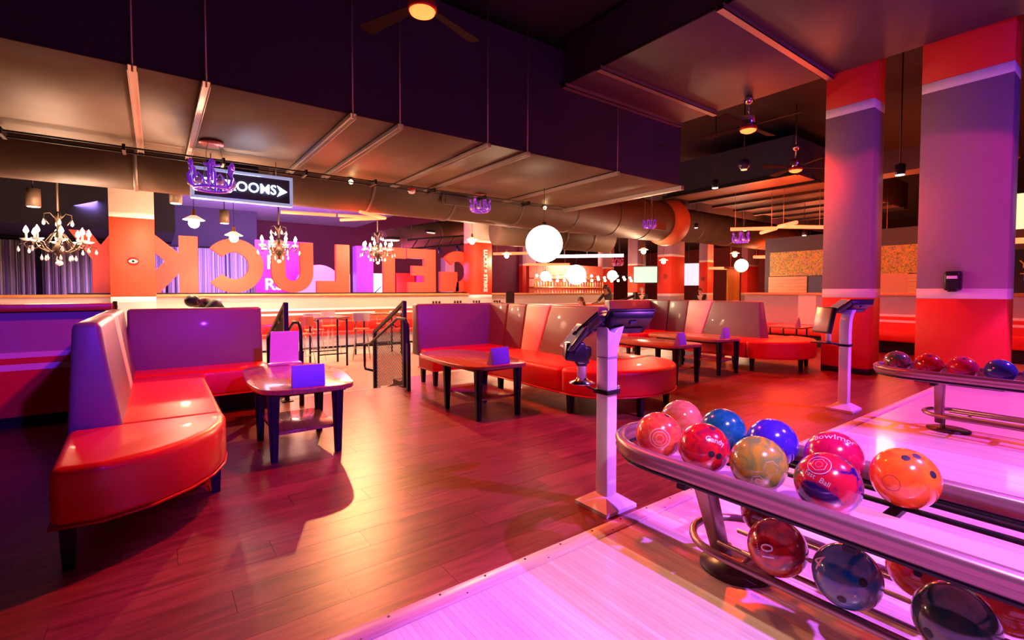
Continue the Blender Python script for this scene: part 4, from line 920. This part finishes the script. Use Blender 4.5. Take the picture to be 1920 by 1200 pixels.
for x0,x1,z0,z1,lb,mt in ((6.1,6.6,1.1,2.0,'bright white screen left of the violet panel',mat('screen_white',(.9,.85,.95),.5,emit=1.3,ecol=(.95,.85,1))),(7.35,8.2,1.1,2.05,'bright white screen with blue figure right of the violet panel',mat('screen_white',(.9,.85,.95),.5))):
    t = thing('wall_screen', lb, 'screen', (x0,20.4,z0)); MB().box(x0,x1,20.4,20.45,z0,z1).build('panel', mt, t)
    if x0 > 7:
        MB().hexa([(7.5,20.37,1.1),(7.58,20.37,1.1),(7.58,20.39,1.1),(7.5,20.39,1.1),(7.95,20.37,1.5),(8.0,20.37,1.5),(8.0,20.39,1.5),(7.95,20.39,1.5)]).build('figure', mat('screen_blue',(.1,.2,.7),.5), t)
for x0,x1,z1,lb,col in ((8.7,9.6,2.1,'red box unit seen through the letter E',(.7,.05,.03)),(9.7,10.3,2.3,'magenta box unit seen through the letter E',(.7,.08,.55)),(11.2,11.7,2.9,'white upright panel between the letters E and G',(.8,.75,.85))):
    tag(MB().box(x0,x1,20.5,21,-.34,z1).build('game_cabinet', mat('cab_%d' % int(x0*10), col, .4), None, bevel=.02), lb, 'cabinet')
struct(MB().box(3.3,22,26,26.2,-.34,5.6).build('wall_arcade', mat('arcade_wall', (.16,.03,.10), .7)))
# curved red soffit with round lamps behind the letters
for k,(x,y,z) in enumerate(((7.3,17.6,3.2),(9.5,18.9,3.75))):
    t = thing('soffit_lamp', 'glowing pink ceiling lamp, %s of two above the letters T and E' % ('left' if k == 0 else 'right'), 'lamp', (x,y,z))
    MB().lathe([(.001,0),(.28,.01),(.30,.06),(.001,.07)], (x,y,z), 20).build('lens', mat('pink_lens', (1,.5,.4), .5, emit=4, ecol=(1,.35,.25)), t); MB().lathe([(.34,.03),(.34,.12),(.1,.14)], (x,y,z), 20).build('ring', black_m, t)
rs = round_duct('red-lit curved duct rising behind the letters T and E', (7.3,18.6,3.2), (12.8,20.2,4.5), .5, [.1,.5,.9])
# truss and stage lights behind the letter E
tr = thing('stage_truss', 'dark lighting truss behind the letters T, E and G', 'truss', (9.5,18,3.3))
for dz in (0,.35): MB().tube([(7.6,16.9,2.85+dz),(12.4,17.6,3.5+dz)],.04,8).build('chord', black_m, tr)
for k in range(8):
    x = 7.8+k*.58; MB().tube([(x,16.9+.146*(x-7.6),2.85+(x-7.6)*.135),(x+.3,16.9+.146*(x-7.3),3.2+(x-7.3)*.135)],.02,6).build('brace', black_m, tr)
# ------------------------------------------------------------------ bar zone at far right
bb = thing('back_bar', 'back bar shelves crowded with glowing bottles', 'shelf', (22,23.5,-.34))
MB().box(18.8,25.4,23.6,23.9,-.34,3.0).build('back_panel', mat('bar_red', (.55,.10,.06), .5), bb)
for z in (.9,1.5,2.05): MB().box(18.8,25.4,23.1,23.6,z,z+.05).build('shelf', oak_m, bb)
bcol = [(.75,.35,.12),(.55,.12,.08),(.85,.6,.4),(.35,.18,.08),(.8,.2,.3)]
bmesh_ = [MB().lathe([(.001,0),(.05,0),(.05,.24),(.02,.32),(.02,.40),(.001,.40)], n=10).mesh('bottle', mat('bottle_%d' % i, c_, .15, coat=.5)) for i,c_ in enumerate(bcol)]
for z,lb in ((1.55,'glass bottle standing on the middle back-bar shelf'),(.95,'glass bottle standing on the lowest back-bar shelf')):
    for k in range(26):
        o = bpy.data.objects.new('bottle', bmesh_[k*7 % 5]); C.objects.link(o); o.location = (19.0+k*.245,23.3,z); tag(o, lb, 'bottle', 'bottles behind the bar')
lamp('bar_light', 'AREA', (22,22.6,2.9), (1,.72,.5), 500, (22,23.6,1.2), r=2.5)
lb_ = thing('light_box', 'long white glowing light box above the bar', 'lamp', (18.5,17,3.0))
for k in range(3):
    x, y = 16.6+k*.75, 18.0-k*.85
    MB().hexa([(x-.5,y+.3,2.95),(x+.35,y-.55,2.95),(x+.45,y-.45,2.95),(x-.4,y+.4,2.95),(x-.5,y+.3,3.1),(x+.35,y-.55,3.1),(x+.45,y-.45,3.1),(x-.4,y+.4,3.1)]).build('tube_cover', mat('lightbox', (1,.9,.95), .5, emit=3, ecol=(1,.78,.9)), lb_)
for x_,y_ in ((16.6,18.0),(17.35,17.15),(18.1,16.3)): MB().tube([(x_,y_,3.1),(x_,y_,5.6)],.01,6).build('hanger', steel_m, lb_)
for x_,y_,z_ in ((7.8,16.93,3.22),(12.2,17.57,3.8)): MB().tube([(x_,y_,z_),(x_,y_,5.6 if x_ > 8.2 else 4.45)],.012,6).build('hanger', black_m, tr)
for k_ in range(5):
    x_ = 8.2+k_*.9; t = thing('stage_light', 'small stage light clamped to the dark truss, number %s from the left' % ('one','two','three','four','five')[k_], 'lamp', (x_,16.9+.146*(x_-7.6),2.6+(x_-7.6)*.135), 'stage lights on the truss')
    a_ = t.location.copy(); MB().tube([a_+Vector((0,0,.27)),a_+Vector((0,0,.15))],.02,6).build('clamp', black_m, t); MB().tube([a_+Vector((0,.08,.18)),a_+Vector((0,-.10,.0))],[.06,.09],12).build('can', mat('blue_black', (.03,.025,.10), .25), t)
def tv(label, c, w_, h_, yaw, scr):
    t = thing('television', label, 'television', c)
    M = Matrix.Rotation(yaw,4,'Z')
    for nm,bx,mt in (('frame',(-w_/2-.04,w_/2+.04,0,.08,-h_/2-.04,h_/2+.04),dark_m),('screen',(-w_/2,w_/2,-.01,0,-h_/2,h_/2),scr),('mount',(-.1,.1,.08,.3,-.1,.1),dark_m),('ceiling_pole',(-.04,.04,.2,.28,.1,5.6-c[2]),dark_m)):
        b = MB().box(*bx); b.v = [tuple(M @ Vector(p)) for p in b.v]; b.build(nm, mt, t, world=False)
    return t
tv('wall television showing a pale green pitch', (19.64,15.37,2.10), 1.12,.78, R(-48), mat('tv_green', (.4,.8,.7), .4, emit=.75, ecol=(.35,.85,.75), n=(2,(.5,.9,.85),(1,1,3))))
tv('wall television showing a bright white and blue picture', (26.4,17.4,2.3), 1.5,1.35, R(-55), mat('tv_white', (.7,.8,1), .4, emit=1.0, ecol=(.6,.75,1)))
wbk = thing('wood_kiosk', 'yellow wooden plank kiosk between the far pillars', 'kiosk', (24.7,14.1,-.34))
for k in range(6): MB().box(24.2+k*.19,24.38+k*.19,13.6,13.7,-.34,2.45).build('plank', mat('yellow_wood', (.78,.42,.10), .45, n=(4,(.66,.33,.07),(8,1,1)), rand=.12), wbk)
MB().box(24.1,25.4,13.5,13.8,2.45,2.55).build('top_board', mat('plum_top', (.3,.05,.1), .5), wbk)
# wall with foliage mural far right
def mural_mat():
    m_ = bpy.data.materials.new('foliage_mural'); m_.use_nodes = True; nt = m_.node_tree; b = nt.nodes['Principled BSDF']; b.inputs['Roughness'].default_value = .6
    tc = nt.nodes.new('ShaderNodeTexCoord'); vo = nt.nodes.new('ShaderNodeTexVoronoi'); vo.inputs['Scale'].default_value = 26; rp = nt.nodes.new('ShaderNodeValToRGB'); el = rp.color_ramp
    cols = [(0,(.05,.12,.04)),(.3,(.65,.45,.08)),(.5,(.12,.22,.06)),(.7,(.75,.30,.05)),(.9,(.25,.20,.35))]
    el.elements[0].color = (*cols[0][1],1); el.elements[1].position = cols[1][0]; el.elements[1].color = (*cols[1][1],1)
    for p_,c_ in cols[2:]: q = el.elements.new(p_); q.color = (*c_,1)
    L = nt.links; L.new(tc.outputs['Object'], vo.inputs['Vector']); L.new(vo.outputs['Color'], rp.inputs[0]); L.new(rp.outputs[0], b.inputs['Base Color']); return m_
struct(MB().box(19.0,19.2,-6,9.2,-.34,3.3).build('wall_mural', mat('mural_wall', (.06,.04,.06), .6)))
mu = MB().box(18.96,19.0,3.4,9.0,1.85,2.75).build('foliage_mural', mural_mat()); tag(mu, 'autumn foliage mural on the far right wall', 'mural')
for y0,y1,z1,mt,nm,lb in ((7.65,9.0,1.82,mat('plank_wall',(.72,.40,.22),.5,n=(3,(.6,.3,.15),(1,1,12))),'wood_panel','horizontal wood panel under the foliage mural'),(6.6,7.6,1.82,mat('navy_panel',(.04,.03,.12),.4),'navy_panel','navy panel with small pink logo beside the second pillar'),(4.75,5.8,1.85,mat('coral_panel',(.65,.28,.22),.5),'coral_panel','coral panel between the two big pillars'),(4.3,4.75,1.85,mat('plank_wall',(.72,.40,.22),.5),'wood_panel','slim wood panel between the two big pillars')):
    t = thing(nm.replace('wood_panel','plank_board'), lb, 'panel', (18.9,(y0+y1)/2,1.2)); 
    if nm == 'wood_panel':
        for k in range(5): MB().box(18.88,18.96,y0,y1,1.2+k*.125,1.2+k*.125+.12).build('plank', mt, t)
    else: MB().box(18.88,18.96,y0,y1,1.2,z1).build('board', mt, t)
    if nm == 'navy_panel': text('Strike', .16, lambda a,b,c: (18.87-c, 6.98-a, 1.48+b), .004).build('logo', mat('logo_pink',(.8,.06,.2),.5), t)
bs = thing('black_wall_sign', 'black wall sign with yellow letters at the right picture edge', 'sign', (12.4,1.3,1.4))
MB().box(12.6,12.66,-1.2,1.9,1.26,2.05).build('board', mat('sign_black', (.015,.012,.012), .5), bs)
for txt,z in (('LUCKY LANES'[:5]+'  LUCKY',1.77),('STRIKE',1.54)):
    text('Y L' if z > 1.7 else 'TR', .2, lambda a,b,c,z=z: (12.59-c, 1.43-a, z+b), .004).build('lettering', mat('sign_yellow', (.95,.75,.05), .5), bs)
lp = thing('lit_wall_panel', 'cream lit panel high at the right picture edge', 'panel', (12.6,1.0,2.3)); MB().box(12.55,12.66,-1.2,2.0,2.42,3.05).build('panel', mat('cream_lit', (.95,.8,.5), .5, emit=1.2, ecol=(1,.75,.4)), lp)
# ceiling tray with ribs far right
ct = thing('ceiling_tray', 'ribbed orange-lit ceiling duct left of the second pillar', 'duct', (16,8,4.2))
MB().box(12.9,22,5.6,9.3,4.27,5.2).build('body', ductd_m, ct); MB().box(12.9,22,5.6,9.3,4.25,4.27).build('bottom_panel', duct_m, ct)  # tray body darkened to read as unlit; only its bottom keeps duct colour
for k in range(7): MB().box(12.8+k*1.4,12.95+k*1.4,5.5,9.4,4.17,4.25).build('rib', black_m, ct)
for k in range(5): 
    x = 13+k*2.2
for y0 in (-1.5,1.8):
    t = thing('ceiling_beam', 'dark ceiling beam %s' % ('behind the biggest pillar' if y0 < 0 else 'in the gap between the two big pillars'), 'beam', (14,y0,3.9)); MB().box(13.6,14.2,y0,y0+3.1,4.0,4.5).build('body', mat('beam_brown', (.14,.06,.045), .7), t)
# hanging spot fixtures seen in the dark at the right
for x,y,z,lb in ((9.9,5.9,3.55,'small lit ceiling spot left of the second fan'),(17,10.9,3.75,'small lit ceiling can right of the flared duct'),(18.2,9.6,3.6,'flat lit ceiling spot over the neon arrow'),(9.6,2.55,3.15,'lit ceiling spot between the big pillars'),(17.5,7.2,3.15,'diamond ceiling lamp below the neon triangle')):
    t = thing('ceiling_spot', lb, 'lamp', (x,y,z)); MB().lathe([(.06,0),(.07,.02),(.07,.16),(.02,.18)], (x,y,z), 16).build('housing', dark_m, t); MB().lathe([(.001,-.01),(.06,-.008),(.06,.005),(.001,.005)], (x,y,z), 16).build('lens', mat('spot_lens', (1,1,1), .5, emit=6, ecol=(1,.93,.85)), t); MB().tube([(x,y,z+.18),(x,y,5.6)],.01,6).build('stem', black_m, t)
ml = thing('stage_light', 'dark round stage light below the second fan', 'lamp', (9.6,5.1,3.75)); MB().ball((9.6,5.1,3.85),.11,18,12).build('head', mat('blue_black', (.03,.025,.10), .25), ml); MB().tube([(9.6,5.1,3.95),(9.6,5.1,5.6)],.012,6).build('stem', black_m, ml); MB().lathe([(.001,0),(.06,0),(.06,.01),(.001,.01)],(9.6,5.1,3.735),14).build('lens', mat('spot_dim',(1,.6,.3),.5,emit=1.5,ecol=(1,.55,.25)), ml)
# ------------------------------------------------------------------ people
skin_d = mat('skin_brown', (.30,.14,.08), .5); skin_l = mat('skin_light', (.66,.40,.30), .5); hair_m = mat('hair_black', (.018,.012,.010), .5); hair_b = mat('hair_brown', (.14,.05,.02), .45); shirt_m = mat('black_shirt', (.015,.013,.016), .7); jean_m = mat('jeans', (.05,.06,.12), .7)
def skin_mesh(name, pts, edges, rad, mt, parent, root=0, sub=2):
    l = parent.location; me = bpy.data.meshes.new(name); me.from_pydata([(x-l.x,y-l.y,z-l.z) for x,y,z in pts], edges, []); me.materials.append(mt)
    o = bpy.data.objects.new(name, me); C.objects.link(o); o.parent = parent
    s_ = o.modifiers.new('skin','SKIN'); s_.use_smooth_shade = True
    if not me.skin_vertices: 
        bm = bmesh.new(); bm.from_mesh(me); bm.verts.layers.skin.verify(); bm.to_mesh(me); bm.free()
    for i,r_ in enumerate(rad):
        q = r_ if isinstance(r_, tuple) else (r_, r_); me.skin_vertices[0].data[i].radius = q; me.skin_vertices[0].data[i].use_root = (i == root)
    sb = o.modifiers.new('subsurf','SUBSURF'); sb.levels = sub; sb.render_levels = sub
    return o
def person(label, base, face, lean, skin, hair, top, legs, long_hair=False, arms='down', fz=-.34, h=1.7, bow=0):
    """face = heading (rad); lean = forward bend of the torso (rad)"""
    t = thing('person', label, 'person', (base[0],base[1],fz))
    k = h/1.7; fx, fy = math.cos(face), math.sin(face); sx, sy = -fy, fx
    P = lambda f_,s_,z: (base[0]+(fx*f_+sx*s_)*k, base[1]+(fy*f_+sy*s_)*k, fz+z*k)
    hipz = .92; T = lambda d,s_,u=0: P(math.sin(lean)*d-.10*math.sin(lean)+math.cos(lean)*u, s_, hipz+math.cos(lean)*d-math.sin(lean)*u)
    hip, waist, chest, neck, hb, hm, ht = T(0,0), T(.18,0), T(.40,0), T(.55,0), T(.62,0,.03), T(.70,0,.04), T(.79,0,.03)
    T0 = T
    if bow:
        # head dropped forward: points above the neck turn about it
        def T(d, s_, u=0):
            if d <= .56: return T0(d, s_, u)
            n_ = lean+bow; a_ = d-.56
            bx = math.sin(lean)*.56-.10*math.sin(lean); bz = hipz+math.cos(lean)*.56
            return P(bx+math.sin(n_)*a_+math.cos(n_)*u, s_, bz+math.cos(n_)*a_-math.sin(n_)*u)
        hb, hm, ht = T(.62,0,.03), T(.70,0,.04), T(.79,0,.03)
    pts = [hip,waist,chest,neck,hb,hm,ht]; ed = [(0,1),(1,2),(2,3),(3,4),(4,5),(5,6)]; rad = [(.14,.10),(.13,.09),(.16,.10),.05,.062,.085,.06]
    for sg_ in (1,-1):
        b = len(pts)
        if arms == 'down': A = [T(.47,sg_*.19), T(.22,sg_*.25,.05), T(.02,sg_*.24,.16), T(-.06,sg_*.23,.20)]
        else: A = [T(.47,sg_*.19), P(.30+.25*math.sin(lean),sg_*.24,hipz+.22*math.cos(lean)-.05), P(.55+.2*math.sin(lean),sg_*.16,hipz+.12), P(.63+.2*math.sin(lean),sg_*.14,hipz+.12)]
        pts += A; ed += [(2,b),(b,b+1),(b+1,b+2),(b+2,b+3)]; rad += [.06,.045,.034,.030]
        b = len(pts); pts += [P(-.10*math.sin(lean),sg_*.10,.88),P(.03,sg_*.11,.48),P(-.02,sg_*.11,.09),P(.14,sg_*.12,.04)]; ed += [(0,b),(b,b+1),(b+1,b+2),(b+2,b+3)]; rad += [.09,.062,.045,.035]
    skin_mesh('body', pts, ed, rad, skin, t)
    tp = [T(-.06,0),waist,chest,T(.50,0)]; te = [(0,1),(1,2),(2,3)]; tr_ = [(.155,.115),(.145,.105),(.175,.115),.075]
    for i,sg_ in ((7,1),(15,-1)):
        b = len(tp); a0, a1 = Vector(pts[i]), Vector(pts[i+1]); tp += [tuple(a0),tuple(a0.lerp(a1,.9))]; te += [(2,b),(b,b+1)]; tr_ += [.075,.056]
    skin_mesh('shirt', tp, te, tr_, top, t)
    lp_ = [T(0,0)]; le = []; lr = [(.15,.115)]
    for i in (11,19):
        b = len(lp_); lp_ += [pts[i],pts[i+1],pts[i+2]]; le += [(0,b),(b,b+1),(b+1,b+2)]; lr += [.10,.075,.06]
    skin_mesh('trousers', lp_, le, lr, legs, t)
    H = Vector(hm); g = MB(); g.ball(T(.735,0,.0), .103*k, 20, 12, (1,1,.92)); g.build('hair', hair, t)
    if long_hair: skin_mesh('long_hair', [T(.74,0,-.03),T(.62,0,-.09),T(.45,0,-.12),T(.30,0,-.12)], [(0,1),(1,2),(2,3)], [.09,.10,.09,.05], hair, t)
    for sg_ in (1,-1):
        MB().ball(T(.715,sg_*.034,.118), .012*k, 8, 6).build('eye', hair_m, t); MB().ball(T(.70,sg_*.092,.035), .022*k, 8, 6, (.6,.6,1)).build('ear', skin, t)
    MB().ball(T(.685,0,.128), .016*k, 8, 6, (1,1,1.3)).build('nose', skin, t); MB().ball(T(.645,0,.108), .02*k, 8, 6, (1,1,.4)).build('mouth', mat('lips', (.4,.12,.1), .5), t)
    for q in (1,):
        pass
    return t, T
p1_, T1 = person('man with short dark hair bending over behind the left sofa in black printed shirt', (1.0,9.95), R(196), R(40), skin_d, hair_m, shirt_m, jean_m, arms='reach', h=1.9, bow=R(62))
e = MB(); e.ball(T1(.40,.06,-.085), .06, 14, 10, (1,1,1)); e.build('shirt_print', paper_m, p1_)
person('woman with long brown hair seated side-on behind the middle sofa', (10.7,10.75), R(200), R(12), skin_l, hair_b, mat('pink_top',(.75,.45,.45),.6), jean_m, True, 'down', -.62, 1.7)
person('dark-haired bartender in black leaning at the bar counter end', (14.5,13.1), R(170), R(14), skin_d, hair_m, shirt_m, jean_m, True, 'reach', -.34, 1.85)
person('man in black shirt standing below the green television', (17.9,14.2), R(215), R(4), skin_l, mat('hair_grey',(.3,.24,.2),.5), shirt_m, jean_m, False, 'reach', -.34, 1.75)
person('man in black seen between the two orange pillars', (21.5,14.1-.6), R(200), R(6), skin_l, hair_b, shirt_m, jean_m, False, 'reach', -.34, 1.72)
# small things along the ledge and bench behind the sofas
for x,y,z,lb,s_ in ((5.9,11.3,.86,'dark bowls of condiments left of the lettered pillar',1),(6.6,11.4,.86,'black caddy nearest the lettered pillar',1),(7.2,11.4,.86,'black caddy below the lettered pillar',1),(7.9,11.4,.86,'black caddy right of the lettered pillar',1)):
    t = thing('condiment_caddy', lb, 'caddy', (x,y,z)); MB().box(x-.16,x+.16,y-.1,y+.1,z,z+.10).build('tray', mat('caddy_brown',(.08,.03,.02),.4), t, bevel=.01)
    for q in (-.09,0,.09): MB().cyl((x+q,y,z+.1),(x+q,y,z+.17),.03,n=10).build('jar', mat('jar_dark',(.12,.03,.02),.3), t)
lt = thing('long_table', 'long table holding the caddies behind the middle sofa', 'table', (6.9,11.4,-.34)); MB().box(5.5,8.6,11.0,11.8,.81,.86).build('tabletop', oak_m, lt)
for x in (5.6,8.5):
    for y in (11.1,11.7): MB().box(x-.03,x+.03,y-.03,y+.03,-.34,.81).build('leg', black_m, lt)
mn = thing('menu_holder', 'small black menu holder on the ledge behind the middle sofa', 'menu', (9.2,12.6,.86)); MB().box(9.1,9.42,12.6,12.64,.86,1.28).build('board', dark_m, mn); MB().box(9.05,9.47,12.55,12.7,.84,.86).build('foot', dark_m, mn)
mt_ = thing('high_table', 'high table carrying the black menu holder', 'table', (9.3,12.6,-.34)); MB().box(8.9,9.7,12.2,13.0,.80,.84).build('tabletop', oak_m, mt_); MB().cyl((9.3,12.6,-.34),(9.3,12.6,.80),.04).build('pedestal', black_m, mt_); MB().lathe([(.25,0),(.25,.02),(.05,.04)],(9.3,12.6,-.34),20).build('foot', black_m, mt_)
gd = thing('railing_gate', 'black handrail end seen above the middle sofa', 'railing', (8.6,7.0,0)); MB().box(8.58,8.66,6.98,7.05,-.34,1.27).build('post', black_m, gd); MB().tube([(8.62,7.0,1.2),(8.2,7.5,.95)],.03,8).build('rail', black_m, gd); MB().tube([(8.62,7.0,1.02),(9.3,6.95,1.02)],.03,8).build('rail', black_m, gd)
# ------------------------------------------------------------------ purple and warm lamps of the rooms behind, with added fill
lamp('arcade_light', 'AREA', (-2,18,4.3), (.45,.30,1), 700, (-1,21,1.5), r=2)
lamp('arcade_light', 'AREA', (3,17.5,4.3), (.60,.30,1), 700, (2,21,1.8), r=2)
lamp('arcade_light', 'POINT', (8.5,18.0,2.2), (1,.12,.45), 250, r=.3)
lamp('arcade_light', 'POINT', (5.6,18.5,3.2), (.9,.12,.6), 200, r=.3)
lamp('hall_light', 'POINT', (20,8,2.9), (1,.16,.05), 200, r=.3)
lamp('hall_light', 'POINT', (16,4.5,3.0), (1,.16,.05), 150, r=.3)
lamp('hall_fill_light', 'SPOT', (4.3,12.2,3.5), (1,.52,.34), 700, (4.3,12.9,-.3), 110, .6, .08)  # four added fill lamps brighten the letters and lower hall
lamp('hall_fill_light', 'SPOT', (7.2,12.2,3.5), (1,.52,.34), 700, (7.2,12.9,-.3), 110, .6, .08)
lamp('hall_fill_light', 'SPOT', (11.5,12.4,3.5), (1,.50,.25), 800, (11.5,13.2,-.3), 110, .6, .08)
lamp('hall_fill_light', 'SPOT', (.3,12.0,3.6), (1,.42,.24), 1000, (.3,14.0,.8), 100, .6, .08)
lamp('hall_light', 'POINT', (36,20,3.2), (1,.16,.05), 1600, r=.5)  # this and the next lamp are added to brighten the far walls
lamp('hall_light', 'POINT', (27,29,3.4), (1,.28,.20), 1800, r=.5)
lamp('hall_light', 'POINT', (27,13.5,2.6), (1,.30,.12), 320, r=.3)
# strings of small bulbs over the bar
sl_ = thing('string_lights', 'strings of small glowing bulbs hanging over the bar', 'lights', (21.5,21.3,2.4))
bmsh2 = MB().ball((0,0,0), .085, 10, 6).mesh('bulb', mat('fairy_bulb', (1,.8,.6), .5, emit=12, ecol=(1,.72,.5)))
for r_ in range(2):
    pts = [(18.6+k*.42, 22.6-k*.16-r_*.6, 2.30-.22*r_-.10*math.sin(PI*(k % 4)/4)) for k in range(17)]
    MB().tube(pts, .012, 5).build('cable', black_m, sl_)
    for p_ in pts:
        o = bpy.data.objects.new('bulb', bmsh2); C.objects.link(o); o.parent = sl_; o.location = Vector(p_)-Vector((0,0,.08))-sl_.location
    for p_ in (pts[0],pts[-1]): MB().tube([p_,(p_[0],p_[1],5.6)],.01,5).build('drop_wire', black_m, sl_)
ex = thing('exit_sign', 'small red EXIT sign glowing behind the largest globe', 'sign', (11.2,11.62,3.15))
M_ = Matrix.Translation((11.2,11.62,3.28)) @ Matrix.Rotation(R(-38),4,'Z')
b = MB().box(-.17,.17,0,.04,-.10,.10); b.v = [tuple(M_ @ Vector(p)) for p in b.v]; b.build('box', mat('exit_box', (.25,.02,.02), .5), ex)
text('EXIT', .16, lambda a,b_,c: tuple(M_ @ Vector((a,-.004-c,b_))), .003).build('lettering', mat('exit_red', (1,.4,.35), .5, emit=3, ecol=(1,.35,.3)), ex)
MB().tube([(11.2,11.63,3.38),(11.2,11.63,5.6)],.01,6).build('stem', black_m, ex)
for x_,y_,z_,lb in ((4.3,12.2,3.53,'added black downlight hidden above the bar tables'),(7.2,12.2,3.53,'added black downlight above the table with caddies'),(11.5,12.4,3.53,'added black downlight above the menu holder'),(.3,12.0,3.63,'added black downlight in front of the eye pillar')):  # housings added round the hall fill lamps
    t = thing('ceiling_spot', lb, 'lamp', (x_,y_,z_)); MB().lathe([(.08,0),(.09,.02),(.09,.18),(.02,.2)], (x_,y_,z_), 16).build('housing', dark_m, t); MB().lathe([(.001,0),(.075,0),(.075,.01),(.001,.01)], (x_,y_,z_), 16).build('lens', mat('spot_lens', (1,1,1), .5), t); MB().tube([(x_,y_,z_+.2),(x_,y_,5.6)],.01,6).build('stem', black_m, t)
